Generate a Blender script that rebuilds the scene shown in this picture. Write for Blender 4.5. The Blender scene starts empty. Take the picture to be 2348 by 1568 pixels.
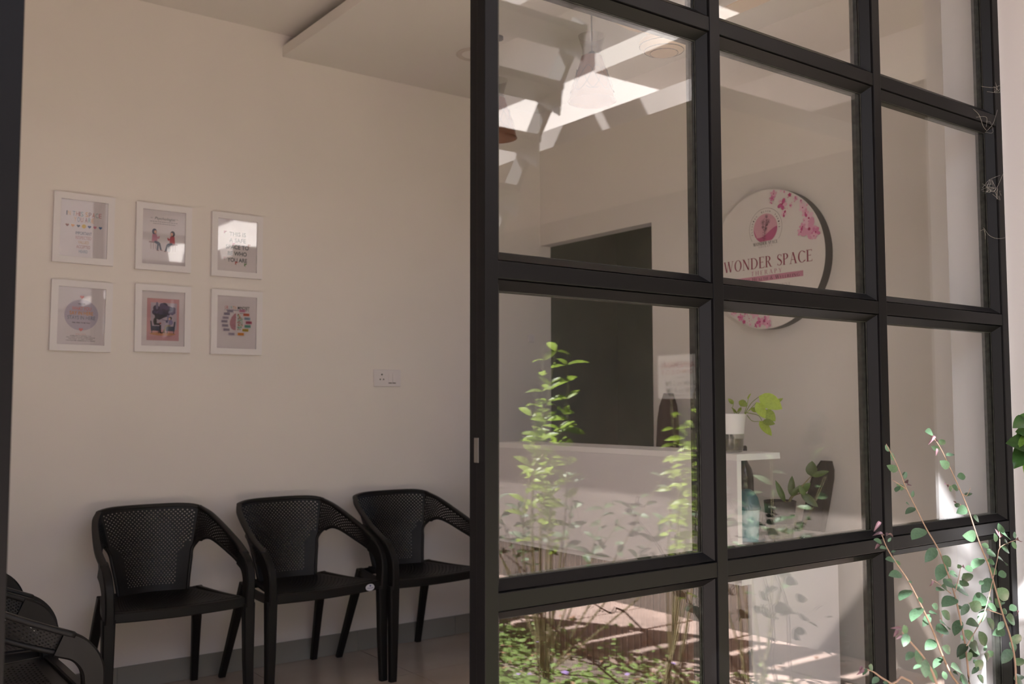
import bpy, bmesh, math, random
from mathutils import Vector, Matrix, noise
random.seed(7)
PI = math.pi
scene = bpy.context.scene
C = scene.collection

# ------------------------------------------------------------------ camera
FPX, YAW, PITCH, ROLL, EYE = 2237.75, 0.638378, 0.0648276, -0.00159222, 1.27
CF = Vector((math.sin(YAW)*math.cos(PITCH), math.cos(YAW)*math.cos(PITCH), math.sin(PITCH)))
_r = Vector((math.cos(YAW), -math.sin(YAW), 0)); _u = _r.cross(CF)
CR = _r*math.cos(ROLL)+_u*math.sin(ROLL); CU = -_r*math.sin(ROLL)+_u*math.cos(ROLL)
cam_data = bpy.data.cameras.new('camera'); cam = bpy.data.objects.new('camera', cam_data)
C.objects.link(cam); scene.camera = cam
cam.matrix_world = Matrix(((CR.x, CU.x, -CF.x, 0), (CR.y, CU.y, -CF.y, 0), (CR.z, CU.z, -CF.z, EYE), (0, 0, 0, 1)))
cam_data.sensor_width = 36; cam_data.lens = FPX/2348*36
cam_data.clip_start = 0.05; cam_data.clip_end = 200
cam_data.dof.use_dof = True; cam_data.dof.focus_distance = 2.7; cam_data.dof.aperture_fstop = 4.5

# ------------------------------------------------------------------ light
scene.view_settings.view_transform = 'Standard'; scene.view_settings.look = 'None'
scene.view_settings.exposure = 0.33; scene.view_settings.gamma = 1.0
scene.view_settings.use_curve_mapping = False
SUN_DIR = Vector((-0.50, -0.45, 0.74)).normalized()      # towards the sun
sun_d = bpy.data.lights.new('sun', 'SUN'); sun_d.energy = 50; sun_d.angle = math.radians(0.6); sun_d.color = (1.0, 0.98, 0.965)
sun = bpy.data.objects.new('sun', sun_d); C.objects.link(sun); sun.location = (-6, -6, 9)
sun.rotation_euler = SUN_DIR.to_track_quat('Z', 'Y').to_euler()
world = bpy.data.worlds.new('sky'); scene.world = world; world.use_nodes = True
wn = world.node_tree.nodes; wl = world.node_tree.links; wn.clear()
wo = wn.new('ShaderNodeOutputWorld'); wb = wn.new('ShaderNodeBackground'); ws = wn.new('ShaderNodeTexSky')
ws.sky_type = 'NISHITA'; ws.sun_disc = False; ws.sun_elevation = math.radians(48)
ws.sun_rotation = math.atan2(SUN_DIR.x, SUN_DIR.y); ws.dust_density = 3.0; ws.air_density = 1.0; ws.ozone_density = 1.0
wmix = wn.new('ShaderNodeMix'); wmix.data_type = 'RGBA'; wmix.inputs[0].default_value = 0.45
wmix.inputs[7].default_value = (0.46, 0.455, 0.55, 1)       # thin bright cloud veil over the blue
wsc = wn.new('ShaderNodeVectorMath'); wsc.operation = 'SCALE'; wsc.inputs[3].default_value = 0.16
wl.new(ws.outputs[0], wsc.inputs[0]); wl.new(wsc.outputs[0], wmix.inputs[6]); wl.new(wmix.outputs[2], wb.inputs[0])
wb.inputs[1].default_value = 2.9; wl.new(wb.outputs[0], wo.inputs[0])
cy = scene.cycles
cy.max_bounces = 10; cy.diffuse_bounces = 5; cy.glossy_bounces = 4; cy.transmission_bounces = 6; cy.transparent_max_bounces = 24
cy.use_denoising = True; cy.sample_clamp_indirect = 6.0; cy.caustics_reflective = False; cy.caustics_refractive = False

# ------------------------------------------------------------------ helpers
def ray(x, y): return CF + CR*((x-1174)/FPX) - CU*((y-784)/FPX)
def at(x, y, ax, v):
    """the point of the plane ax = v that the photograph shows at pixel (x, y)"""
    d = ray(x, y); o = Vector((0, 0, EYE)); i = 'xyz'.index(ax)
    return o + d*((v-o[i])/d[i])
GY = 1.634                                                # the glass plane
def mirrored(x, y, ax, v):
    """the real outdoor point whose reflection in the glass the photograph shows at pixel (x, y)"""
    if ax == 'y': v = 2*GY-v
    p = at(x, y, ax, v); return Vector((p.x, 2*GY-p.y, p.z))

def mat(name, col, rough=0.6, metal=0.0, spec=0.5, var=0.0, vscale=6.0, bump=0.0, bscale=60.0, trans=0.0, coat=0.0, sub=0.0):
    m = bpy.data.materials.new(name); m.use_nodes = True
    nt = m.node_tree; b = nt.nodes['Principled BSDF']
    b.inputs['Base Color'].default_value = (*col, 1); b.inputs['Roughness'].default_value = rough
    b.inputs['Metallic'].default_value = metal; b.inputs['Specular IOR Level'].default_value = spec
    if coat: b.inputs['Coat Weight'].default_value = coat; b.inputs['Coat Roughness'].default_value = 0.1
    if var or bump:
        tc = nt.nodes.new('ShaderNodeTexCoord')
    if var:
        n = nt.nodes.new('ShaderNodeTexNoise'); n.inputs['Scale'].default_value = vscale; n.inputs['Detail'].default_value = 5
        nt.links.new(tc.outputs['Object'], n.inputs['Vector'])
        r = nt.nodes.new('ShaderNodeValToRGB'); r.color_ramp.elements[0].position = 0.3; r.color_ramp.elements[1].position = 0.7
        r.color_ramp.elements[0].color = (*[c*(1-var) for c in col], 1); r.color_ramp.elements[1].color = (*[min(1, c*(1+var)) for c in col], 1)
        nt.links.new(n.outputs['Fac'], r.inputs[0]); nt.links.new(r.outputs[0], b.inputs['Base Color'])
    if bump:
        n2 = nt.nodes.new('ShaderNodeTexNoise'); n2.inputs['Scale'].default_value = bscale; n2.inputs['Detail'].default_value = 4
        nt.links.new(tc.outputs['Object'], n2.inputs['Vector'])
        bp = nt.nodes.new('ShaderNodeBump'); bp.inputs['Strength'].default_value = bump; bp.inputs['Distance'].default_value = 0.002
        nt.links.new(n2.outputs['Fac'], bp.inputs['Height']); nt.links.new(bp.outputs[0], b.inputs['Normal'])
    return m

def mat_clear(name, tint=(0.9, 0.92, 0.91), rough=0.0, ior=1.5, wavy=0.0, body=None, body_fac=0.0):
    """thin clear sheet: what is not mirrored by Fresnel passes straight through"""
    m = bpy.data.materials.new(name); m.use_nodes = True; nt = m.node_tree; N = nt.nodes; L = nt.links; N.clear()
    o = N.new('ShaderNodeOutputMaterial'); mx = N.new('ShaderNodeMixShader'); t = N.new('ShaderNodeBsdfTransparent'); g = N.new('ShaderNodeBsdfGlossy')
    t.inputs[0].default_value = (*tint, 1); g.inputs['Roughness'].default_value = rough; g.inputs[0].default_value = (1, 1, 1, 1)
    geo = N.new('ShaderNodeNewGeometry'); mr = N.new('ShaderNodeMapRange'); mr.inputs[3].default_value = ior; mr.inputs[4].default_value = 1/ior
    fr = N.new('ShaderNodeFresnel'); L.new(geo.outputs['Backfacing'], mr.inputs[0]); L.new(mr.outputs[0], fr.inputs['IOR'])
    L.new(fr.outputs[0], mx.inputs[0])
    last = t
    if body:
        d = N.new('ShaderNodeBsdfDiffuse'); d.inputs[0].default_value = (*body, 1); m2 = N.new('ShaderNodeMixShader'); m2.inputs[0].default_value = body_fac
        L.new(t.outputs[0], m2.inputs[1]); L.new(d.outputs[0], m2.inputs[2]); last = m2
    L.new(last.outputs[0], mx.inputs[1]); L.new(g.outputs[0], mx.inputs[2]); L.new(mx.outputs[0], o.inputs[0])
    if wavy:
        tc = N.new('ShaderNodeTexCoord'); mp = N.new('ShaderNodeMapping'); mp.inputs['Scale'].default_value = (1.6, 1, 0.7)
        n = N.new('ShaderNodeTexNoise'); n.inputs['Scale'].default_value = 5.0; n.inputs['Detail'].default_value = 1
        bp = N.new('ShaderNodeBump'); bp.inputs['Strength'].default_value = wavy; bp.inputs['Distance'].default_value = 0.004
        L.new(tc.outputs['Object'], mp.inputs[0]); L.new(mp.outputs[0], n.inputs['Vector']); L.new(n.outputs['Fac'], bp.inputs['Height']); L.new(bp.outputs[0], g.inputs['Normal'])
    return m

def mat_leaf(name, col, back=None, trans=0.35, rough=0.4):
    m = bpy.data.materials.new(name); m.use_nodes = True; nt = m.node_tree; N = nt.nodes; L = nt.links
    b = N['Principled BSDF']; o = N['Material Output']; b.inputs['Roughness'].default_value = rough
    tc = N.new('ShaderNodeTexCoord'); n = N.new('ShaderNodeTexNoise'); n.inputs['Scale'].default_value = 9; n.inputs['Detail'].default_value = 3
    oi = N.new('ShaderNodeObjectInfo'); add = N.new('ShaderNodeMath'); add.operation = 'MULTIPLY_ADD'; add.inputs[1].default_value = 0.5; 
    L.new(tc.outputs['Object'], n.inputs['Vector']); L.new(n.outputs['Fac'], add.inputs[0])
    m3 = N.new('ShaderNodeMath'); m3.operation = 'MULTIPLY'; m3.inputs[1].default_value = 0.5; L.new(oi.outputs['Random'], m3.inputs[0]); L.new(m3.outputs[0], add.inputs[2])
    r = N.new('ShaderNodeValToRGB'); r.color_ramp.elements[0].position = 0.25; r.color_ramp.elements[1].position = 0.75
    r.color_ramp.elements[0].color = (*[c*0.6 for c in col], 1); r.color_ramp.elements[1].color = (*[min(1, c*1.35) for c in col], 1)
    L.new(add.outputs[0], r.inputs[0]); L.new(r.outputs[0], b.inputs['Base Color'])
    t = N.new('ShaderNodeBsdfTranslucent'); L.new(r.outputs[0], t.inputs[0])
    mx = N.new('ShaderNodeMixShader'); mx.inputs[0].default_value = trans
    L.new(b.outputs[0], mx.inputs[1]); L.new(t.outputs[0], mx.inputs[2]); L.new(mx.outputs[0], o.inputs[0])
    return m

def link(name, me, parent=None):
    o = bpy.data.objects.new(name, me); C.objects.link(o)
    if parent is not None: o.parent = parent
    return o
def wloc(o):
    v = Vector((0, 0, 0))
    while o is not None: v += o.location; o = o.parent
    return v
def obj(name, bm, m, parent=None, smooth=False, local=False):
    """bm in world coordinates unless local; becomes ONE mesh object under parent"""
    me = bpy.data.meshes.new(name)
    if parent is not None and not local:
        bmesh.ops.translate(bm, vec=-wloc(parent), verts=bm.verts)
    if smooth:
        for f in bm.faces: f.smooth = True
    bm.to_mesh(me); bm.free()
    for mm in (m if isinstance(m, (list, tuple)) else [m]): me.materials.append(mm)
    if smooth == 'auto':
        try: me.set_sharp_from_angle(angle=math.radians(35))
        except Exception: pass
    return link(name, me, parent)
def tag(o, label=None, cat=None, group=None, kind=None):
    if label: o['label'] = label
    if cat: o['category'] = cat
    if group: o['group'] = group
    if kind: o['kind'] = kind
    return o
def thing(name, label, cat, loc=(0, 0, 0), rz=0.0, group=None):
    o = link(name, None); o.location = loc; o.rotation_euler = (0, 0, rz); o.empty_display_size = 0.1
    return tag(o, label, cat, group)
def struct(name, bm, m, label, parent=None, smooth=False):
    o = obj(name, bm, m, parent, smooth)
    return tag(o, label, None, None, 'structure') if parent is None else o
def copy_tree(o, parent=None):
    c = o.copy(); C.objects.link(c); c.parent = parent
    for ch in list(o.children): copy_tree(ch, c)
    return c

def box(bm, a, b, bevel=0.0):
    """axis box from corner a to corner b"""
    xs, ys, zs = [sorted((a[i], b[i])) for i in range(3)]
    vs = [bm.verts.new((x, y, z)) for x in xs for y in ys for z in zs]
    fs = [bm.faces.new([vs[i] for i in q]) for q in ((0, 1, 3, 2), (4, 6, 7, 5), (0, 4, 5, 1), (2, 3, 7, 6), (0, 2, 6, 4), (1, 5, 7, 3))]
    if bevel:
        es = list({e for f in fs for e in f.edges})
        bmesh.ops.bevel(bm, geom=es, offset=bevel, segments=2, profile=0.5, affect='EDGES')
    return bm
def B(a, b, bevel=0.0):
    return box(bmesh.new(), a, b, bevel)
def frames(path, up=Vector((0, 0, 1))):
    out = []
    n = len(path)
    for i, p in enumerate(path):
        t = (path[min(i+1, n-1)]-path[max(i-1, 0)]).normalized()
        s = t.cross(up)
        if s.length < 1e-4: s = t.cross(Vector((0, 1, 0)))
        s.normalize(); out.append((p, t, s, s.cross(t).normalized()))
    return out
def sweep(bm, path, sec, cap=True, up=Vector((0, 0, 1))):
    """sec(i, k) -> list of 2-D points (along side, along normal) for station i"""
    path = [Vector(p) for p in path]; rings = []
    for i, (p, t, s, n) in enumerate(frames(path, up)):
        rings.append([bm.verts.new(p+s*a+n*b) for a, b in sec(i/(len(path)-1))])
    m = len(rings[0])
    for i in range(len(rings)-1):
        for k in range(m):
            bm.faces.new((rings[i][k], rings[i][(k+1) % m], rings[i+1][(k+1) % m], rings[i+1][k]))
    if cap:
        bm.faces.new(rings[0][::-1]); bm.faces.new(rings[-1])
    return bm
def circ(r0, r1=None, k=8):
    r1 = r0 if r1 is None else r1
    return lambda t: [((r0+(r1-r0)*t)*math.cos(2*PI*j/k), (r0+(r1-r0)*t)*math.sin(2*PI*j/k)) for j in range(k)]
def rrect(w0, h0, w1=None, h1=None, q=0.3):
    w1 = w0 if w1 is None else w1; h1 = h0 if h1 is None else h1
    def f(t):
        w = (w0+(w1-w0)*t)/2; h = (h0+(h1-h0)*t)/2; c = q*min(w, h)
        return [(w, -h+c), (w, h-c), (w-c, h), (-w+c, h), (-w, h-c), (-w, -h+c), (-w+c, -h), (w-c, -h)]
    return f
def tube(bm, path, r0, r1=None, k=8, up=Vector((0, 0, 1))): return sweep(bm, path, circ(r0, r1, k), True, up)
def lathe(bm, prof, c, seg=32, cap=True):
    """prof: list of (radius, z); c: centre (x, y, z0)"""
    c = Vector(c); rings = []
    for r, z in prof:
        if r < 1e-5: rings.append([bm.verts.new(c+Vector((0, 0, z)))])
        else: rings.append([bm.verts.new(c+Vector((r*math.cos(2*PI*j/seg), r*math.sin(2*PI*j/seg), z))) for j in range(seg)])
    for a, b in zip(rings, rings[1:]):
        for j in range(seg):
            j2 = (j+1) % seg
            if len(a) == 1 and len(b) == 1: continue
            if len(a) == 1: bm.faces.new((a[0], b[j2], b[j]))
            elif len(b) == 1: bm.faces.new((a[j], a[j2], b[0]))
            else: bm.faces.new((a[j], a[j2], b[j2], b[j]))
    bmesh.ops.recalc_face_normals(bm, faces=bm.faces)
    return bm
def catmull(pts, n=8):
    P = [Vector(p) for p in pts]; P = [2*P[0]-P[1]]+P+[2*P[-1]-P[-2]]; out = []
    for i in range(1, len(P)-2):
        for j in range(n):
            t = j/n; a, b, c, d = P[i-1], P[i], P[i+1], P[i+2]
            out.append(0.5*((2*b)+(c-a)*t+(2*a-5*b+4*c-d)*t*t+(3*b-a-3*c+d)*t**3))
    out.append(P[-2].copy()); return out

# ------------------------------------------------------------------ materials
M = {}
M['wall'] = mat('cream wall paint', (0.80, 0.755, 0.725), 0.75, var=0.02, vscale=1.5, bump=0.12, bscale=90)
M['ceil'] = mat('ceiling paint', (0.78, 0.745, 0.715), 0.85)
M['soffit'] = mat('soffit paint', (0.78, 0.745, 0.715), 0.8)
M['outer_white'] = mat('white outer plaster', (0.56, 0.55, 0.575), 0.7, bump=0.2, bscale=40)
M['tile'] = mat('beige vitrified tile', (0.42, 0.34, 0.29), 0.16, spec=0.5, var=0.08, vscale=3)
M['grout'] = mat('tile grout', (0.22, 0.18, 0.16), 0.9)
M['skirt'] = mat('grey green skirting tile', (0.26, 0.25, 0.225), 0.35)
M['alu'] = mat('black anodised aluminium', (0.006, 0.0058, 0.0066), 0.40, spec=0.14, bump=0.03, bscale=200)
M['gasket'] = mat('dusty black gasket', (0.022, 0.023, 0.020), 0.75, var=0.7, vscale=60)
M['glass'] = mat_clear('window glass', (0.955, 0.965, 0.96), 0.0, 1.5, wavy=0.018)
M['pglass'] = mat_clear('picture glass', (0.97, 0.97, 0.97), 0.02, 1.5)
M['black_pl'] = mat('black moulded plastic', (0.007, 0.0066, 0.0066), 0.5, spec=0.3, bump=0.04, bscale=400)
M['white_frame'] = mat('white picture frame', (0.80, 0.77, 0.79), 0.45)
M['paper'] = mat('white print paper', (0.74, 0.68, 0.72), 0.6)
M['white_lam'] = mat('white laminate', (0.80, 0.77, 0.80), 0.28, spec=0.4)
M['white_edge'] = mat('white edge band', (0.94, 0.92, 0.93), 0.4)
M['flute'] = mat('brown fluted panel', (0.19, 0.105, 0.072), 0.45, var=0.15, vscale=20)
M['dark_wall'] = mat('dark olive room paint', (0.50, 0.53, 0.44), 0.85, var=0.06, vscale=3)
M['board_black'] = mat('matt black board', (0.008, 0.008, 0.010), 0.5)
M['switch'] = mat('white switch plate', (0.76, 0.72, 0.74), 0.4)
M['hole'] = mat('dark hole and rocker shadow', (0.02, 0.017, 0.015), 0.8)
M['fan'] = mat('cream enamel fan', (0.66, 0.50, 0.37), 0.4)
M['steel'] = mat('brushed steel', (0.35, 0.34, 0.33), 0.35, metal=1)
M['wire'] = mat('black flex', (0.012, 0.012, 0.012), 0.6)
M['teal'] = mat('teal plastic', (0.055, 0.155, 0.175), 0.35)
M['lightblue'] = mat('light blue plastic', (0.42, 0.60, 0.62), 0.35)
M['pot_black'] = mat('charcoal pot', (0.016, 0.0155, 0.017), 0.55, var=0.25, vscale=40)
M['pot_white'] = mat('white pot', (0.84, 0.81, 0.83), 0.4)
M['clear'] = mat_clear('clear plastic', (0.93, 0.94, 0.92), 0.03, 1.45, body=(0.7, 0.7, 0.68), body_fac=0.08)
M['water'] = mat_clear('pot water', (0.80, 0.80, 0.60), 0.0, 1.2, body=(0.30, 0.30, 0.16), body_fac=0.25)
M['water2'] = mat_clear('murky pot water', (0.70, 0.62, 0.42), 0.0, 1.2, body=(0.22, 0.17, 0.07), body_fac=0.40)
M['bottle'] = mat_clear('smoked bottle', (0.42, 0.44, 0.43), 0.02, 1.5, body=(0.03, 0.035, 0.035), body_fac=0.25)
M['soil'] = mat('root plug', (0.05, 0.035, 0.022), 0.95)
M['brown_chair'] = mat('dark brown leatherette', (0.040, 0.020, 0.016), 0.7)
M['mauve'] = mat('grey mauve shell', (0.16, 0.13, 0.145), 0.5)
M['mesh_black'] = mat('black chair fabric', (0.006, 0.0065, 0.008), 0.85, bump=0.4, bscale=300)
M['print'] = None
def mat_attr():
    m = bpy.data.materials.new('flat print'); m.use_nodes = True; b = m.node_tree.nodes['Principled BSDF']
    a = m.node_tree.nodes.new('ShaderNodeAttribute'); a.attribute_name = 'ink'
    m.node_tree.links.new(a.outputs['Color'], b.inputs['Base Color']); b.inputs['Roughness'].default_value = 0.6; return m
M['print'] = mat_attr()
M['disc_side'] = mat('charcoal sign edge', (0.03, 0.032, 0.034), 0.32)
M['disc_face'] = mat('white sign face', (0.80, 0.75, 0.73), 0.22)
M['shade'] = mat_clear('amber smoked shade', (0.66, 0.44, 0.34), 0.3, 1.15, body=(0.40, 0.20, 0.12), body_fac=0.45)
M['collar'] = mat_clear('clear ribbed collar', (0.86, 0.85, 0.84), 0.02, 1.6)
M['soil_red'] = mat('red garden soil', (0.235, 0.18, 0.15), 0.95, var=0.35, vscale=5, bump=1.0, bscale=25)
M['paving'] = mat('dusty terracotta paving', (0.43, 0.31, 0.265), 0.85, var=0.25, vscale=4, bump=0.5, bscale=30)
M['brick'] = mat('dusty terracotta paver', (0.42, 0.24, 0.17), 0.9, var=0.25, vscale=20)
M['concrete'] = mat('weathered concrete band', (0.30, 0.27, 0.26), 0.85, var=0.15, vscale=3)
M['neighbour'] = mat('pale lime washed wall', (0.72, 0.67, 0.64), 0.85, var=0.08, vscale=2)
M['neighbour_shade'] = mat('lower wall with shade in colour', (0.13, 0.105, 0.09), 0.9, var=0.2, vscale=3)  # dark colour stands in for the shade on the lower wall
M['roof'] = mat('porch slab', (0.50, 0.46, 0.43), 0.85)
M['stair'] = mat('grey painted steel', (0.10, 0.095, 0.095), 0.5)
M['yellow'] = mat('yellow ochre railing', (0.62, 0.36, 0.11), 0.5)
M['bark'] = mat('pale stem bark', (0.30, 0.20, 0.155), 0.7)
M['bark2'] = mat('green brown twig', (0.20, 0.17, 0.08), 0.8)
M['leaf'] = mat_leaf('round dusty leaf', (0.085, 0.16, 0.095), trans=0.25, rough=0.38)
M['leaf_dark'] = mat_leaf('older round leaf', (0.045, 0.075, 0.045), trans=0.2, rough=0.4)
M['leaf_dry'] = mat_leaf('withered purple leaf', (0.16, 0.09, 0.11), trans=0.2, rough=0.6)
M['lime'] = mat_leaf('lime leaf', (0.38, 0.50, 0.07), trans=0.4, rough=0.4)
M['zz'] = mat_leaf('glossy green leaf', (0.085, 0.15, 0.035), trans=0.25, rough=0.3)
M['sunleaf'] = mat_leaf('bright garden leaf', (0.33, 0.44, 0.07), trans=0.45, rough=0.35)
M['cover'] = mat_leaf('ground cover leaf', (0.30, 0.43, 0.13), trans=0.35, rough=0.5)
M['litter'] = mat_leaf('dry leaf litter', (0.50, 0.27, 0.17), trans=0.2, rough=0.7)
M['cover2'] = mat_leaf('dull shrub leaf', (0.13, 0.19, 0.10), trans=0.3, rough=0.5)
M['flower'] = mat('violet petals', (0.42, 0.28, 0.62), 0.7)
M['web'] = mat('cobweb silk', (0.45, 0.42, 0.40), 0.7)
M['sticker'] = mat('white oval sticker', (0.62, 0.62, 0.70), 0.4)

# ------------------------------------------------------------------ prints: flat coloured shapes and lettering
_fcache = {}
def glyphs(text, bold=0.0):
    key = (text, bold)
    if key in _fcache: return _fcache[key]
    cu = bpy.data.curves.new('t', 'FONT'); cu.body = text; cu.size = 1.0; cu.resolution_u = 3; cu.offset = bold; cu.align_x = 'LEFT'
    o = bpy.data.objects.new('t', cu); C.objects.link(o)
    dg = bpy.context.evaluated_depsgraph_get(); ev = o.evaluated_get(dg); me = ev.to_mesh()
    vs = [(v.co.x, v.co.y) for v in me.vertices]; fs = [list(p.vertices) for p in me.polygons]
    ev.to_mesh_clear(); C.objects.unlink(o); bpy.data.objects.remove(o); bpy.data.curves.remove(cu)
    _fcache[key] = (vs, fs); return vs, fs
def hx(s):
    c = [int(s[i:i+2], 16)/255 for i in (0, 2, 4)]
    return tuple((x/12.92 if x <= 0.04045 else ((x+0.055)/1.055)**2.4) for x in c)
class Print:
    """2-D artwork in (u right, v up) metres, built as thin stacked flat shapes with an ink colour per face"""
    def __init__(s): s.v = []; s.f = []; s.c = []; s.z = 0
    def poly(s, pts, col, z=None):
        i = len(s.v); s.z += 1; zz = (s.z if z is None else z)
        s.v += [(p[0], p[1], zz) for p in pts]; s.f.append(list(range(i, i+len(pts)))); s.c.append(col)
    def rect(s, cx_, cy_, w, h, col, rot=0.0):
        c, n = math.cos(rot), math.sin(rot)
        s.poly([(cx_+a*w/2*c-b*h/2*n, cy_+a*w/2*n+b*h/2*c) for a, b in ((-1, -1), (1, -1), (1, 1), (-1, 1))], col)
    def disc(s, cx_, cy_, rx, ry, col, n=20, rot=0.0):
        c, q = math.cos(rot), math.sin(rot)
        s.poly([(cx_+rx*math.cos(2*PI*k/n)*c-ry*math.sin(2*PI*k/n)*q, cy_+rx*math.cos(2*PI*k/n)*q+ry*math.sin(2*PI*k/n)*c) for k in range(n)], col)
    def line(s, pts, w, col):
        for (a, b), (c, d) in zip(pts, pts[1:]):
            L = math.hypot(c-a, d-b) or 1; nx, ny = -(d-b)/L*w/2, (c-a)/L*w/2
            s.poly([(a+nx, b+ny), (a-nx, b-ny), (c-nx, d-ny), (c+nx, d+ny)], col, s.z+0.5)
        s.z += 1
    def heart(s, cx_, cy_, r, col):
        s.poly([(cx_+r*0.062*16*math.sin(t)**3, cy_+r*0.062*(13*math.cos(t)-5*math.cos(2*t)-2*math.cos(3*t)-math.cos(4*t))) for t in [2*PI*k/24 for k in range(24)]], col)
    def text(s, t, cx_, cy_, h, w, col, bold=0.0, shear=0.0, rot=0.0, cols=None):
        """capital height h, total width w (None: natural); centred at cx_, cy_"""
        if cols:
            n = len(t); x = cx_-w/2; adv = [0.35 if ch in 'I ' else 1.0 for ch in t]; tot = sum(adv); k = 0
            for ch, a in zip(t, adv):
                cw = w*a/tot
                if ch != ' ': s.text(ch, x+cw/2, cy_, h, cw*0.78, cols[k % len(cols)], bold); k += 1
                x += cw
            return
        vs, fs = glyphs(t, bold)
        if not vs: return
        x0 = min(v[0] for v in vs); x1 = max(v[0] for v in vs); sy = h/0.73
        sx = sy if w is None else w/(x1-x0); i = len(s.v); s.z += 1
        c, q = math.cos(rot), math.sin(rot)
        for x, y in vs:
            a = (x-(x0+x1)/2)*sx+y*sy*shear; b = y*sy-h/2; s.v.append((cx_+a*c-b*q, cy_+a*q+b*c, s.z))
        for f in fs: s.f.append([i+k for k in f]); s.c.append(col)
    def build(s, name, origin, U, V, parent, dz=0.00006):
        """origin + u*U + v*V, stacked along U x V"""
        U = Vector(U); V = Vector(V); W = U.cross(V); o = Vector(origin)-wloc(parent)
        me = bpy.data.meshes.new(name); me.from_pydata([tuple(o+U*a+V*b+W*(c*dz)) for a, b, c in s.v], [], s.f)
        at_ = me.attributes.new('ink', 'FLOAT_COLOR', 'FACE')
        for i, c in enumerate(s.c): at_.data[i].color = (*c, 1)
        me.materials.append(M['print']); me.update(); return link(name, me, parent)

# serif capitals as strokes: thick stems, thin hairlines
TH, TN = 0.15, 0.045
def _ring(cx_, cy_, rx, ry, a0, a1, n=22, tx=TH, ty=TN):
    out = []
    for k in range(n+1):
        t = math.radians(a0+(a1-a0)*k/n); out.append(((cx_+rx*math.cos(t), cy_+ry*math.sin(t)), (cx_+(rx-tx)*math.cos(t), cy_+(ry-ty)*math.sin(t))))
    return [[a[0], b[0], b[1], a[1]] for a, b in zip(out, out[1:])]
def _st(x0, y0, x1, y1, w): return [[(x0-w/2, y0), (x0+w/2, y0), (x1+w/2, y1), (x1-w/2, y1)]]
def _sf(x, y, w=0.28): return [[(x-w/2, y-0.02), (x+w/2, y-0.02), (x+w/2, y+0.02), (x-w/2, y+0.02)]]
def _h(x0, x1, y, t=TN): return [[(x0, y-t/2), (x1, y-t/2), (x1, y+t/2), (x0, y+t/2)]]
def _tk(x, y, d=-1): return [[(x-0.03, y), (x+0.03, y), (x+0.03, y+d*0.17), (x, y+d*0.17)]]
def _S():
    pts = [(0.47, 0.76), (0.44, 0.90), (0.30, 0.98), (0.15, 0.93), (0.08, 0.78), (0.13, 0.63), (0.28, 0.52), (0.42, 0.42), (0.50, 0.27), (0.44, 0.10), (0.28, 0.02), (0.12, 0.06), (0.05, 0.22)]
    w = [0.03, 0.04, 0.05, 0.09, 0.12, 0.13, 0.15, 0.15, 0.13, 0.10, 0.05, 0.04, 0.03]
    out = []; L = []
    for i, p in enumerate(pts):
        a = pts[max(0, i-1)]; b = pts[min(len(pts)-1, i+1)]; dx, dy = b[0]-a[0], b[1]-a[1]; q = math.hypot(dx, dy)
        L.append(((p[0]-dy/q*w[i]/2, p[1]+dx/q*w[i]/2), (p[0]+dy/q*w[i]/2, p[1]-dx/q*w[i]/2)))
    for a, b in zip(L, L[1:]): out.append([a[0], a[1], b[1], b[0]])
    return out+_tk(0.47, 0.96)+_tk(0.06, 0.05, 1)
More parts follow.
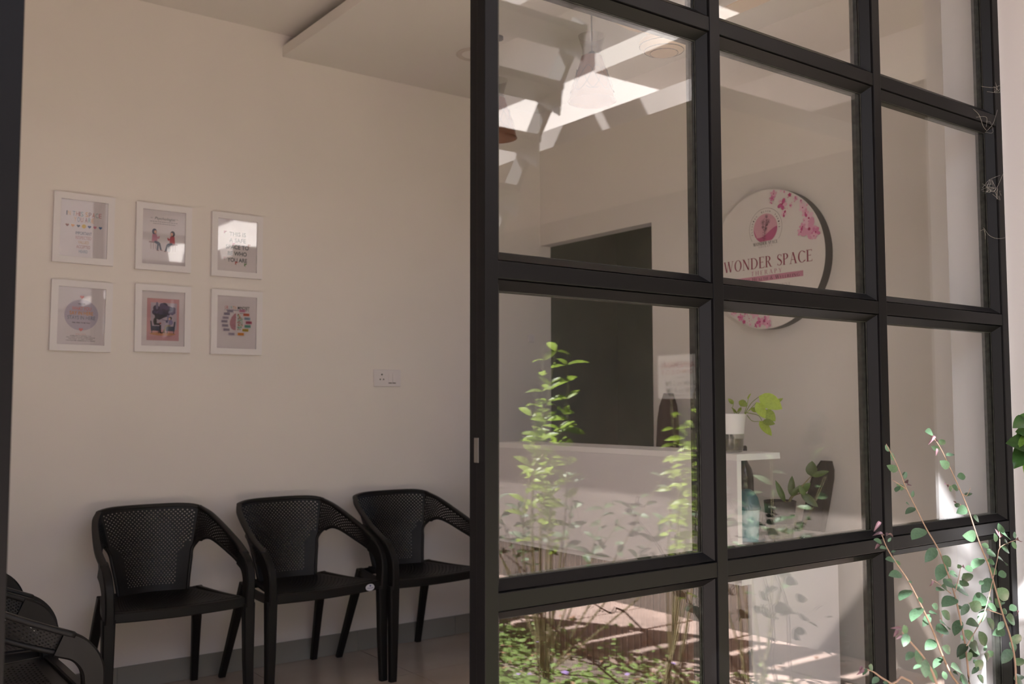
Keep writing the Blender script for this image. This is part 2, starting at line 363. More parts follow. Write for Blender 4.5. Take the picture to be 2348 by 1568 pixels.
SERIF = {
 'I': (0.30, _st(0.15, 0, 0.15, 1, TH)+_sf(0.15, 0.02)+_sf(0.15, 0.98)),
 'O': (0.92, _ring(0.46, 0.5, 0.42, 0.52, 0, 360, 36)),
 'C': (0.82, _ring(0.45, 0.5, 0.42, 0.52, 42, 318, 30)+_tk(0.76, 0.92)+_tk(0.76, 0.08, 1)),
 'G': (0.90, _ring(0.45, 0.5, 0.42, 0.52, 42, 318, 30)+_tk(0.76, 0.92)+_st(0.76, 0.08, 0.76, 0.44, 0.11)+_sf(0.76, 0.44)),
 'D': (0.88, _st(0.15, 0, 0.15, 1, TH)+_sf(0.13, 0.02)+_sf(0.13, 0.98)+_ring(0.30, 0.5, 0.52, 0.5, -90, 90)+_h(0.1, 0.32, 0.98)+_h(0.1, 0.32, 0.02)),
 'P': (0.66, _st(0.15, 0, 0.15, 1, TH)+_sf(0.15, 0.02)+_sf(0.13, 0.98)+_ring(0.28, 0.74, 0.32, 0.26, -90, 90)+_h(0.1, 0.3, 0.98)+_h(0.1, 0.3, 0.50)),
 'R': (0.78, _st(0.15, 0, 0.15, 1, TH)+_sf(0.15, 0.02)+_sf(0.13, 0.98)+_ring(0.28, 0.75, 0.32, 0.25, -90, 90)+_h(0.1, 0.3, 0.98)+_h(0.1, 0.35, 0.52)+_st(0.64, 0, 0.36, 0.5, 0.14)+_sf(0.68, 0.02, 0.2)),
 'B': (0.72, _st(0.15, 0, 0.15, 1, TH)+_sf(0.13, 0.02)+_sf(0.13, 0.98)+_ring(0.28, 0.76, 0.28, 0.24, -90, 90)+_ring(0.30, 0.27, 0.34, 0.27, -90, 90)+_h(0.1, 0.3, 0.98)+_h(0.1, 0.35, 0.53)+_h(0.1, 0.3, 0.02)),
 'E': (0.66, _st(0.15, 0, 0.15, 1, TH)+_h(0.02, 0.58, 0.98)+_h(0.1, 0.48, 0.52)+_h(0.02, 0.60, 0.02)+_tk(0.57, 1.0)+_tk(0.60, 0.0, 1)+_st(0.47, 0.44, 0.47, 0.60, 0.03)),
 'F': (0.62, _st(0.15, 0, 0.15, 1, TH)+_h(0.02, 0.56, 0.98)+_h(0.1, 0.46, 0.52)+_sf(0.15, 0.02)+_tk(0.55, 1.0)+_st(0.45, 0.44, 0.45, 0.60, 0.03)),
 'L': (0.62, _st(0.15, 0, 0.15, 1, TH)+_sf(0.15, 0.98)+_h(0.02, 0.56, 0.02)+_tk(0.57, 0.0, 1)),
 'T': (0.72, _st(0.36, 0, 0.36, 1, TH)+_sf(0.36, 0.02)+_h(0.03, 0.69, 0.98)+_tk(0.05, 1.0)+_tk(0.67, 1.0)),
 'H': (0.86, _st(0.15, 0, 0.15, 1, TH)+_st(0.69, 0, 0.69, 1, TH)+_h(0.15, 0.69, 0.52)+_sf(0.15, 0.02)+_sf(0.15, 0.98)+_sf(0.69, 0.02)+_sf(0.69, 0.98)),
 'N': (0.90, _st(0.14, 0, 0.14, 1, 0.05)+_st(0.74, 0, 0.74, 1, 0.05)+_st(0.72, 0, 0.14, 1, 0.17)+_sf(0.14, 0.02, 0.24)+_sf(0.10, 0.98, 0.22)+_sf(0.74, 0.98, 0.24)),
 'M': (1.06, _st(0.12, 0, 0.16, 1, 0.05)+_st(0.90, 0, 0.86, 1, TH)+_st(0.52, 0.08, 0.18, 1, 0.15)+_st(0.50, 0.08, 0.85, 1, 0.05)+_sf(0.12, 0.02, 0.22)+_sf(0.90, 0.02)+_sf(0.12, 0.98, 0.2)+_sf(0.9, 0.98, 0.2)),
 'A': (0.84, _st(0.12, 0, 0.40, 1, 0.05)+_st(0.70, 0, 0.40, 1, TH)+_h(0.22, 0.60, 0.36)+_sf(0.12, 0.02, 0.24)+_sf(0.70, 0.02, 0.30)),
 'W': (1.18, _st(0.34, 0, 0.10, 1, TH)+_st(0.36, 0, 0.58, 1, 0.05)+_st(0.80, 0, 0.56, 1, TH)+_st(0.82, 0, 1.06, 1, 0.05)+_sf(0.10, 0.98, 0.26)+_sf(0.57, 0.98, 0.24)+_sf(1.06, 0.98, 0.24)),
 'V': (0.84, _st(0.42, 0, 0.14, 1, TH)+_st(0.43, 0, 0.70, 1, 0.05)+_sf(0.14, 0.98)+_sf(0.70, 0.98, 0.24)),
 'Y': (0.80, _st(0.40, 0, 0.40, 0.48, TH)+_st(0.38, 0.45, 0.12, 1, TH)+_st(0.42, 0.45, 0.68, 1, 0.05)+_sf(0.40, 0.02)+_sf(0.12, 0.98)+_sf(0.68, 0.98, 0.24)),
 'U': (0.86, _st(0.15, 0.28, 0.15, 1, TH)+_st(0.70, 0.28, 0.70, 1, 0.05)+_ring(0.40, 0.30, 0.33, 0.32, 180, 360, 16, 0.13, 0.06)+_sf(0.15, 0.98)+_sf(0.70, 0.98, 0.24)),
 'S': (0.56, _S()),
 '&': (0.86, _ring(0.36, 0.77, 0.19, 0.23, 0, 360, 18, 0.07, 0.05)+_ring(0.34, 0.27, 0.31, 0.29, 60, 330, 20, 0.13, 0.05)+_st(0.72, 0, 0.28, 0.66, 0.13)),
 ' ': (0.42, []), '.': (0.3, _ring(0.15, 0.45, 0.09, 0.09, 0, 360, 10, 0.09, 0.09)),
}
def serif(pr, t, cx_, cy_, h, w, col, small=1.0, gap=0.0):
    """first letter of each word at full height, the others at `small` of it"""
    items = []; x = 0; first = True
    for ch in t:
        k = 1.0 if first else small; first = ch == ' '
        a, polys = SERIF[ch]; items.append((x, k, polys)); x += a*k+0.06+gap
    x -= 0.06+gap; sx = w/x; z = pr.z+1
    for x0, k, polys in items:
        for p in polys: pr.poly([(cx_-w/2+(x0+a*k)*sx, cy_-h/2+b*k*h) for a, b in p], col, z+0.5)
    pr.z = z+1

# ================================================================== THE ROOM
WA, WB, WW = 4.63, 3.65, 0.03           # back wall plane, right wall plane, left wall plane
FY, TY = 1.6, 1.66                       # outer and inner face of the glazed front
CEIL, SOF = 3.17, 3.054
bm = B((-0.15, FY, -0.12), (WB+2.6, 6.75, -0.004))
floor = struct('floor', bm, M['grout'], 'glossy beige tiled floor of the waiting room')
tile_me = None
for i in range(6):
    for j in range(5):
        x0, y0 = WW+i*0.6035, FY+0.07+j*0.6035
        x1, y1 = min(x0+0.6, WB-0.002), min(y0+0.6, WA-0.002)
        if x1-x0 < 0.05 or y1-y0 < 0.05: continue
        bmt = B((x0, y0, -0.0035), (x1, y1, 0.0+random.uniform(-0.0004, 0)))
        obj('tile', bmt, M['tile'], floor)
bm = B((WW-0.2, WA, 0), (3.732, WA+0.15, CEIL)); struct('wall_back', bm, M['wall'], 'long cream wall behind the row of black chairs')
bm = B((WW-0.2, FY, 0), (WW, WA, CEIL)); struct('wall_left', bm, M['wall'], 'cream side wall behind the two left chairs')
bm = bmesh.new()
box(bm, (WB, TY+0.02, 0), (WB+0.08, 3.675, SOF)); box(bm, (WB, 3.675, 2.238), (WB+0.08, WA, SOF)); box(bm, (WB, 1.6, SOF), (WB+0.08, WA, CEIL))
struct('wall_right', bm, M['wall'], 'cream wall with the round sign and a dark doorway opening')
bm = B((WW-0.2, FY, CEIL), (WB+0.08, WA+0.15, CEIL+0.12)); struct('ceiling', bm, M['ceil'], 'plain painted ceiling over the chairs')
bm = B((1.975, TY+0.03, SOF), (WB-0.001, WA-0.001, SOF+0.055)); struct('trim_1', bm, M['soffit'], 'dropped ceiling panel with a dark shadow gap along its edge')
bm = B((WW, WA-0.012, 0), (3.73, WA, 0.103)); 
sk = struct('baseboard_back', B((WW, WA-0.004, 0.001), (3.73, WA-0.0005, 0.100)), M['grout'], 'grey green tile skirting along the back wall')
x = WW
while x < 3.7:
    x1 = min(x+0.6, 3.73); obj('tile', B((x+0.0008, WA-0.012, 0.001), (x1-0.0008, WA-0.003, 0.103)), M['skirt'], sk); x = x1
struct('baseboard_right', B((WB-0.012, TY+0.03, 0.001), (WB, 3.67, 0.103)), M['skirt'], 'grey green skirting under the round sign wall')
bm.free()
# the unlit room behind the doorway opening
bm = bmesh.new()
box(bm, (3.735, WA+0.15, -0.004), (3.72+0.10, 6.6, 3.0)); box(bm, (3.73, 6.6, -0.004), (6.2, 6.75, 3.0)); box(bm, (6.1, 2.6, -0.004), (6.25, 6.6, 1.3)); box(bm, (6.1, 2.6, 2.3), (6.25, 6.6, 3.0)); box(bm, (6.1, 2.6, 1.3), (6.25, 3.6, 2.3)); box(bm, (6.1, 4.9, 1.3), (6.25, 6.6, 2.3))
box(bm, (3.735, 2.5, -0.004), (6.25, 2.6, 3.0)); box(bm, (3.735, 2.5, 3.0), (6.25, 6.75, 3.1))
struct('wall_far', bm, M['dark_wall'], 'dim olive walls of the unlit room seen through the doorway')
w3 = struct('window_added', (lambda b: [box(b, (6.16, 3.6, 1.3), (6.20, 3.64, 2.3)), box(b, (6.16, 4.86, 1.3), (6.20, 4.9, 2.3)), box(b, (6.16, 3.64, 1.3), (6.20, 4.86, 1.34)), box(b, (6.16, 3.64, 2.26), (6.20, 4.86, 2.3))] and b)(bmesh.new()), M['alu'], 'unseen window added to brighten the dim side room')  # window invented to let daylight into the dim room
obj('glass_pane', B((6.178, 3.64, 1.34), (6.182, 4.86, 2.26)), M['glass'], w3)
t = thing('notice_board', 'matt black board hanging in the dim room beyond the doorway', 'board', (5.22, 6.6, 1.40))
obj('panel', B((4.86, 6.575, 1.20), (5.24, 6.597, 1.60), 0.003), M['board_black'], t)
obj('rim', (lambda b: [box(b, (4.85, 6.57, 1.19), (4.862, 6.598, 1.61)), box(b, (5.238, 6.57, 1.19), (5.25, 6.598, 1.61)), box(b, (4.85, 6.57, 1.60), (5.25, 6.598, 1.612)), box(b, (4.85, 6.57, 1.188), (5.25, 6.598, 1.20))][0])(bmesh.new()), M['wire'], t)

# ------------------------------------------------------------------ glazed front
XM = [0.250, 1.1365, 1.815, 2.510, 3.208]       # centres of the uprights
ZT = [0.212, 0.878, 1.5465, 2.2105, 2.875]      # centres of the crossbars
HW = 0.018                                       # half width of a bar's face
win = struct('window_1', B((1.153-0.001, FY+0.008, 2.915), (3.24, TY+0.03, 2.955)), M['alu'], 'black aluminium grid window with twelve large panes')
def upright(xa, xb, z0, z1, nm='mullion'):
    b = bmesh.new(); box(b, (xa, FY, z0), (xb, FY+0.030, z1), 0.0012); box(b, (xa+0.004, FY+0.030, z0), (xb-0.004, TY, z1)); return obj(nm, b, M['alu'], win)
def bars(xc0, xc1, zs):
    for z in zs:
        b = bmesh.new(); box(b, (xc0, FY+0.0015, z-HW), (xc1, FY+0.028, z+HW), 0.0012); box(b, (xc0, FY+0.028, z-HW+0.004), (xc1, TY-0.001, z+HW-0.004)); obj('transom', b, M['alu'], win)
def bead(x0, x1, z0, z1, parent):
    """four mitred sloping glazing beads and the gasket round one pane"""
    g0, g1 = FY+0.006, GY-0.003; i0, i1 = 0.003, 0.0215
    A = [(x0, z0), (x1, z0), (x1, z1), (x0, z1)]
    def inset(d): return [(x0+d, z0+d), (x1-d, z0+d), (x1-d, z1-d), (x0+d, z1-d)]
    o0, o1, o2 = inset(i0), inset(i1), inset(i1+0.0015)
    for k in range(4):
        k2 = (k+1) % 4; b = bmesh.new()
        a = [b.verts.new((o0[q][0], g0, o0[q][1])) for q in (k, k2)]; c = [b.verts.new((o1[q][0], g1-0.003, o1[q][1])) for q in (k, k2)]
        d = [b.verts.new((o0[q][0], g1, o0[q][1])) for q in (k, k2)]; e = [b.verts.new((o1[q][0], g1, o1[q][1])) for q in (k, k2)]
        for q in ((a[0], a[1], c[1], c[0]), (c[0], c[1], e[1], e[0]), (a[1], a[0], d[0], d[1]), (d[0], e[0], e[1], d[1]), (a[0], c[0], e[0], d[0]), (a[1], d[1], e[1], c[1])): b.faces.new(q)
        bmesh.ops.recalc_face_normals(b, faces=b.faces); obj('glazing_bead', b, M['alu'], parent)
    b = bmesh.new(); q0 = inset(i1-0.002)
    for k in range(4):
        k2 = (k+1) % 4
        vs = [b.verts.new((p[0], yy, p[1])) for yy in (GY-0.0045, GY-0.0030) for p in (q0[k], q0[k2], o2[k2], o2[k])]
        for q in ((0, 1, 2, 3), (4, 5, 6, 7), (0, 1, 5, 4), (1, 2, 6, 5), (2, 3, 7, 6), (3, 0, 4, 7)): b.faces.new([vs[n] for n in q])
    bmesh.ops.recalc_face_normals(b, faces=b.faces); obj('gasket', b, M['gasket'], parent)
    obj('gasket', (lambda b: [box(b, (x0+0.004, GY+0.003, z0+0.004), (x1-0.004, TY+0.001, z0+0.022)), box(b, (x0+0.004, GY+0.003, z1-0.022), (x1-0.004, TY+0.001, z1-0.004)),
        box(b, (x0+0.004, GY+0.003, z0+0.022), (x0+0.020, TY+0.001, z1-0.022)), box(b, (x1-0.0215, GY+0.003, z0+0.022), (x1-0.004, TY+0.001, z1-0.022))][0])(bmesh.new()), M['gasket'], parent)
def pane(x0, x1, z0, z1):
    g = obj('glass_pane', B((x0+0.002, GY-0.0025, z0+0.002), (x1-0.002, GY+0.0025, z1-0.002)), M['glass'], win)
    bead(x0, x1, z0, z1, g)
upright(1.120, 1.153, 0, 2.92)
for xc in XM[2:4]: upright(xc-HW, xc+HW, 0, 2.92)
upright(3.190, 3.2265, 0, 2.92)
edges = [1.153, XM[2]-HW, XM[2]+HW, XM[3]-HW, XM[3]+HW, 3.190]
zz = [0.0]+[z for c in ZT for z in (c-HW, c+HW)]+[2.915]
zz[0] = 0.03
for a, b_ in ((0, 1), (2, 3), (4, 5)):
    bars(edges[a], edges[b_], ZT)
    for k in range(0, len(zz), 2):
        pane(edges[a], edges[b_], zz[k], zz[k+1])
obj('transom', B((1.153, FY+0.002, 0.0), (3.19, TY, 0.03)), M['alu'], win)
# the open doorway: frame, transom light above, fixed light on its left
dr = struct('door_1', B((0.268, FY+0.002, 2.193), (1.120, TY, 2.229), 0.0012), M['alu'], 'open doorway framed in black aluminium')
obj('door_jamb', B((0.232, FY, 0), (0.268, TY, 2.92), 0.0012), M['alu'], dr)
obj('door_stop', B((1.083, FY+0.052, 0.0), (1.1198, TY+0.004, 2.193)), M['alu'], dr) if False else None
g = obj('glass_pane', B((0.270, GY-0.0025, 2.231), (1.118, GY+0.0025, 2.913)), M['glass'], dr)
obj('lock_strike', B((1.1185, 1.622, 1.155), (1.1203, 1.637, 1.205), 0.0004), M['steel'], dr)
w2 = struct('window_2', B((WW, FY+0.002, 2.915), (1.152, TY+0.03, 2.955)), M['alu'], 'narrow fixed light left of the open doorway')
for z0, z1 in ((0.03, 0.86), (0.896, 1.5285), (1.5645, 2.1925), (2.2285, 2.915)):
    obj('glass_pane', B((WW+0.002, GY-0.0025, z0), (0.231, GY+0.0025, z1)), M['glass'], w2)
    obj('transom', B((WW, FY+0.002, z0-0.036), (0.232, TY, z0)), M['alu'], w2)
# wall above the glazing and the white pier at its right
struct('wall_front', B((WW-0.2, FY+0.01, 2.956), (3.24, FY+0.16, 3.30)), M['outer_white'], 'white wall strip over the glazed front')
bm = bmesh.new(); box(bm, (3.24, 1.50, -0.15), (3.9, 1.80, 3.3), 0.004); box(bm, (3.252, 1.385, -0.15), (3.9, 1.50, 3.3), 0.004); box(bm, (3.2267, 1.606, 0), (3.2402, 1.80, 2.955))
pier = struct('wall_pier', bm, M['outer_white'], 'white plastered pier at the right end of the glazed front')
struct('wall_side', B((WW-0.35, 0.9, -0.15), (WW-0.2, FY+0.3, 3.3)), M['outer_white'], 'white return wall left of the doorway')

# ================================================================== OUTDOORS (seen mirrored in the panes)
struct('ground', B((-14, -16, -0.30), (12, FY, -0.16)), M['soil_red'], 'red soil of the garden outside')
path = struct('ground_path', B((3.75, -9, -0.159), (4.79, 1.35, -0.13)), M['paving'], 'pale pinkish paved walk beside the neighbouring wall')
for i in range(14):
    for j in range(2):
        y0 = -5.5+i*0.48; x0 = 3.78+j*0.5
        obj('paver', B((x0, y0, -0.131), (x0+0.485, y0+0.465, -0.118+random.uniform(-0.003, 0.003)), 0.004), M['paving'], path)
struct('wall_sky_screen', B((-9, -7.3, -0.159), (6, -7.0, 4.6)), M['neighbour'], 'tall unseen wall added across the garden to block the low sky')  # added wall, keeps low sky light out of the room
struct('floor_step', B((WW, 1.25, -0.159), (1.13, FY-0.001, -0.02)), M['concrete'], 'low step in front of the open doorway')
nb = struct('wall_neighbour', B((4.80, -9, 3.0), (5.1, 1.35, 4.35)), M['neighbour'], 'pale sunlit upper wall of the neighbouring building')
struct('wall_neighbour_lower', B((4.80, -9, -0.15), (5.1, 1.35, 3.0)), M['neighbour_shade'], 'lower wall of the neighbouring building, its shade put into the dark colour')
struct('trim_2', B((3.40, -7, 2.715), (4.80, 0.13, 2.82)), M['concrete'], 'weathered concrete band of the neighbouring wall, deepened into a slab to shade below')  # edge band is real; its projection is shaped to shade sign and lower wall
struct('trim_3', B((4.42, -9, 4.35), (5.1, 1.35, 4.47)), M['concrete'], 'concrete eave above the neighbouring wall')
roof = struct('ceiling_porch', B((-3.0, 0.0, 3.30), (3.9, FY+0.2, 3.42)), M['roof'], 'concrete slab over the porch')
struct('ceiling_shade_slab', B((3.9, -1.13, 3.30), (4.80, 1.35, 3.42)), M['roof'], 'concrete slab added over the side passage to shade the neighbouring wall')  # added slab, keeps sun off the wall mirrored in the middle bay
# steel stair up to the porch roof
def onx(xp, yp, X): return mirrored(xp, yp, 'x', X)
st = thing('steel_staircase', 'grey steel staircase outside mirrored in the upper left pane', 'staircase', (3.0, -2.9, -0.15))
pA, pB = onx(1200, 365, 3.3), onx(1320, 75, 3.3); dS = (pB-pA).normalized()
pB = pA+dS*((3.30-pA.z)/dS.z); pLow = pA-dS*((pA.z+0.14)/dS.z)
for X in (2.65, 3.3):
    b = bmesh.new(); o_ = Vector((X-3.3, 0, 0)); n_ = Vector((0, -dS.z, dS.y))*0.055
    a0, a1 = pLow+o_, pB+o_
    vs = [b.verts.new(p+q+Vector((s, 0, 0))) for p in (a0, a1) for q in (n_, -n_) for s in (-0.015, 0.015)]
    for q in ((0, 1, 3, 2), (4, 6, 7, 5), (0, 4, 5, 1), (2, 3, 7, 6), (0, 2, 6, 4), (1, 5, 7, 3)): b.faces.new([vs[n] for n in q])
    bmesh.ops.recalc_face_normals(b, faces=b.faces); obj('stringer', b, M['stair'], st)
nst = 14
for i in range(nst):
    c = pLow.lerp(pB, (i+0.7)/nst); tr = obj('tread', B((2.665, c.y-0.13, c.z-0.02), (3.285, c.y+0.13, c.z+0.02)), M['stair'], st)
    for X in (2.672, 3.278):
        b = bmesh.new()
        vs = [b.verts.new((X+s, c.y+yy, c.z-0.02+zz_)) for s in (-0.004, 0.004) for yy, zz_ in ((-0.12, 0), (0.12, 0), (0.10, -0.14))]
        for q in ((0, 1, 2), (3, 5, 4), (0, 3, 4, 1), (1, 4, 5, 2), (2, 5, 3, 0)): b.faces.new([vs[n] for n in q])
        obj('bracket', b, M['steel'], tr)
rl = thing('balcony_railing', 'yellow ochre railing outside mirrored in the corner of the upper left pane', 'railing', (4.6, -3.6, 4.47))
for k in range(9):
    y = -4.6+k*0.22; obj('baluster', B((4.585, y-0.016, 4.47), (4.615, y+0.016, 5.25)), M['yellow'], rl)
obj('handrail', B((4.58, -4.7, 5.25), (4.62, -2.75, 5.29)), M['yellow'], rl); obj('bottom_rail', B((4.58, -4.7, 4.55), (4.62, -2.75, 4.59)), M['yellow'], rl)
# clinic sign on the neighbouring wall
sg = thing('wall_sign', 'white clinic hours sign, mirrored backwards in the left window bay', 'sign', (4.78, -1.285, 1.46))
obj('sign_board', B((4.779, -1.497, 1.313), (4.799, -1.073, 1.607), 0.002), mat('sign board white', (0.95, 0.93, 0.97), 0.4), sg)
pr = Print(); red = (0.50, 0.09, 0.12); blk = (0.12, 0.11, 0.13)
pr.text('HAHNEMANN', 0.012, 0.082, 0.043, 0.335, red, 0.012); pr.text('H O M O E O S', 0.012, 0.034, 0.030, 0.335, red, 0.015)
pr.text('TIMINGS', 0.0, -0.005, 0.013, 0.085, blk, 0.0); pr.text('10 AM to 1 PM', 0.0, -0.042, 0.034, 0.285, blk, 0.008)
pr.text('4 PM to 8 PM', 0.0, -0.090, 0.034, 0.270, blk, 0.008); pr.text('CONSULTATION BY APPOINTMENT', 0.0, -0.123, 0.012, 0.30, blk, 0.0)
pr.build('lettering', (4.7785, -1.285, 1.46), (0, -1, 0), (0, 0, 1), sg)

# ================================================================== CHAIRS
def perf(bm, P, nu, nv, keep, hs=0.62, par=0):
    """surface P(u,v) on an nu x nv grid; every second cell where keep(u,v) has a diamond hole"""
    vs = [[bm.verts.new(P(i/nu, j/nv)) for j in range(nv+1)] for i in range(nu+1)]
    for i in range(nu):
        for j in range(nv):
            a, b, c, d = vs[i][j], vs[i+1][j], vs[i+1][j+1], vs[i][j+1]
            if (i+j) % 2 == par and keep((i+0.5)/nu, (j+0.5)/nv):
                h = hs/2+0.16
                q = [bm.verts.new(P((i+0.5+x)/nu, (j+0.5+y)/nv)) for x, y in ((0, -h), (h, 0), (0, h), (-h, 0))]
                for f in ((a, b, q[0]), (b, q[1], q[0]), (b, c, q[1]), (c, q[2], q[1]), (c, d, q[2]), (d, q[3], q[2]), (d, a, q[3]), (a, q[0], q[3])): bm.faces.new(f)
            else: bm.faces.new((a, b, c, d))
    return bm
def thick(bm, t):
    bmesh.ops.recalc_face_normals(bm, faces=bm.faces)
    bmesh.ops.solidify(bm, geom=list(bm.faces), thickness=t); return bm
def backP(u, v):
    s = 2*u-1; w = 0.148+0.070*v**1.2
    return Vector((s*w, 0.150+0.075*v-0.045*s*s, 0.450+0.370*v-0.012*abs(s)**6*v))
def make_chair():
    t = thing('armchair', '-', 'chair')
    m = M['black_pl']
    b = perf(bmesh.new(), backP, 44, 42, lambda u, v: 0.06 < v < 0.955 and (0.012 < u < 0.988 if v > 0.56 else (0.07+0.10*min(1, (0.56-v)*6)) < u < 1-(0.07+0.10*min(1, (0.56-v)*6))))
    obj('backrest', thick(b, 0.004), m, t, local=True)
    side = {}
    for s in (-1, 1):
        T0 = backP((s+1)/2, 1.0); B0 = backP((s+1)/2, 0.50)
        top = catmull([T0, (s*0.254, 0.095, 0.770), (s*0.286, -0.09, 0.685), (s*0.290, -0.215, 0.632)], 10)
        bot = catmull([B0, (s*0.228, 0.075, 0.678), (s*0.274, -0.09, 0.618), (s*0.284, -0.205, 0.576)], 10)
        def armP(u, v, top=top, bot=bot):
            f = u*(len(top)-1); i = min(int(f), len(top)-2); k = f-i
            return bot[i].lerp(bot[i+1], k).lerp(top[i].lerp(top[i+1], k), v)
        b = perf(bmesh.new(), armP, 48, 12, lambda u, v: 0.012 < u < 0.90 and 0.10 < v < 0.92, hs=0.62)
        arm = obj('armrest', thick(b, 0.004), m, t, local=True)
        # rims: upper edge, opening edge
        b = bmesh.new(); sweep(b, top, rrect(0.024, 0.014, 0.030, 0.016), up=Vector((0, 0, 1)))
        lowb = [backP((s+1)/2, v/8*0.5) for v in range(0, 8)]
        tube(b, catmull([lowb[0], lowb[2], lowb[4], lowb[6], B0, (s*0.212, 0.125, 0.678)], 4)[:-1]+bot[6:], 0.0085, k=6, up=Vector((1, 0, 0)))
        obj('rim', b, m, arm, smooth=True, local=True)
        # front upright running down into the leg
        P = catmull([(s*0.286, -0.175, 0.616), (s*0.288, -0.228, 0.590), (s*0.287, -0.262, 0.540), (s*0.284, -0.268, 0.47), (s*0.284, -0.268, 0.42)], 6)
        b = bmesh.new(); sweep(b, P, rrect(0.074, 0.034, 0.050, 0.038), up=Vector((s, 0, 0)))
        obj('arm_post', b, m, arm, smooth='auto', local=True)
        b = bmesh.new(); sweep(b, [(s*0.284, -0.268, 0.435), (s*0.285, -0.270, 0.2), (s*0.290, -0.274, 0.0)], rrect(0.040, 0.050, 0.030, 0.034), up=Vector((s, 0, 0)))
        obj('leg', b, m, t, smooth='auto', local=True)
        b = bmesh.new(); sweep(b, [(s*0.205, 0.135, 0.45), (s*0.222, 0.20, 0.25), (s*0.244, 0.278, 0.0)], rrect(0.034, 0.046, 0.026, 0.030), up=Vector((s, 0, 0)))
        obj('leg', b, m, t, smooth='auto', local=True)
    b = bmesh.new(); tp = [backP(i/20, 1.0) for i in range(21)]; sweep(b, tp, rrect(0.022, 0.016)); obj('top_rail', b, m, t, smooth='auto', local=True)
    def seatP(u, v):
        s = 2*u-1; w = 0.150+0.115*(1-v)**0.8
        return Vector((s*w, -0.262+0.42*v, 0.452-0.014*math.sin(PI*v)*(1-s*s*0.6)-(0.012*(1-v*8) if v < 0.125 else 0)+0.006*s*s))
    b = perf(bmesh.new(), seatP, 40, 34, lambda u, v: 0.06 < u < 0.94 and 0.12 < v < 0.92, hs=0.42)
    obj('seat', thick(b, 0.008), m, t, local=True)
    b = bmesh.new()
    sweep(b, catmull([(-0.285, -0.262, 0.440), (-0.15, -0.270, 0.436), (0, -0.272, 0.434), (0.15, -0.270, 0.436), (0.285, -0.262, 0.440)], 4), rrect(0.030, 0.040))
    for s in (-1, 1): sweep(b, catmull([(s*0.284, -0.262, 0.436), (s*0.25, -0.05, 0.432), (s*0.205, 0.14, 0.44)], 5), rrect(0.018, 0.036))
    sweep(b, [(-0.2, 0.145, 0.436), (0, 0.155, 0.436), (0.2, 0.145, 0.436)], rrect(0.02, 0.034))
    obj('seat_frame', b, m, t, smooth='auto', local=True)
    return t
chair0 = make_chair()
spots = [(1.325, 4.322, 0.0, 'black perforated armchair at the back wall, left one of the three in a row'),
         (1.955, 4.310, 0.085, 'black perforated armchair with a white oval sticker, middle of the back row'),
         (2.560, 4.312, 0.075, 'black perforated armchair at the back wall, cut off by the black door post'),
         (0.455, 3.245, PI/2, 'black perforated armchair nearest the camera at the bottom left corner'),
         (0.470, 3.910, PI/2, 'black perforated armchair at the left side, behind the nearest one')]
for i, (x, y, rz, lab) in enumerate(spots):
    o = chair0 if i == 0 else copy_tree(chair0)
    o.location = (x, y, 0); o.rotation_euler = (0, 0, rz); o['label'] = lab; o['group'] = 'black perforated armchairs of the waiting room'
    if i == 1:
        b = bmesh.new(); lathe(b, [(0.0, 0.0012), (0.0235, 0.001), (0.024, 0.0), (0.0, 0.0)], (0, 0, 0), 28)
        for v in b.verts: v.co = Vector((v.co.x, -0.2885-v.co.z, 0.437+v.co.y*0.66)) + Vector((0.205, 0, 0))
        stc = obj('sticker', b, M['sticker'], o, local=True); stc['label'] = 'white oval sticker'
        pr = Print(); pr.text('National', 0, -0.002, 0.006, 0.032, (0.06, 0.08, 0.25), 0.01); pr.disc(0, 0.008, 0.005, 0.004, (0.06, 0.08, 0.25), 12)
        me_o = pr.build('lettering', wloc(stc)+Vector((0.205, -0.2905, 0.437)), (1, 0, 0), (0, 0, 1), stc)

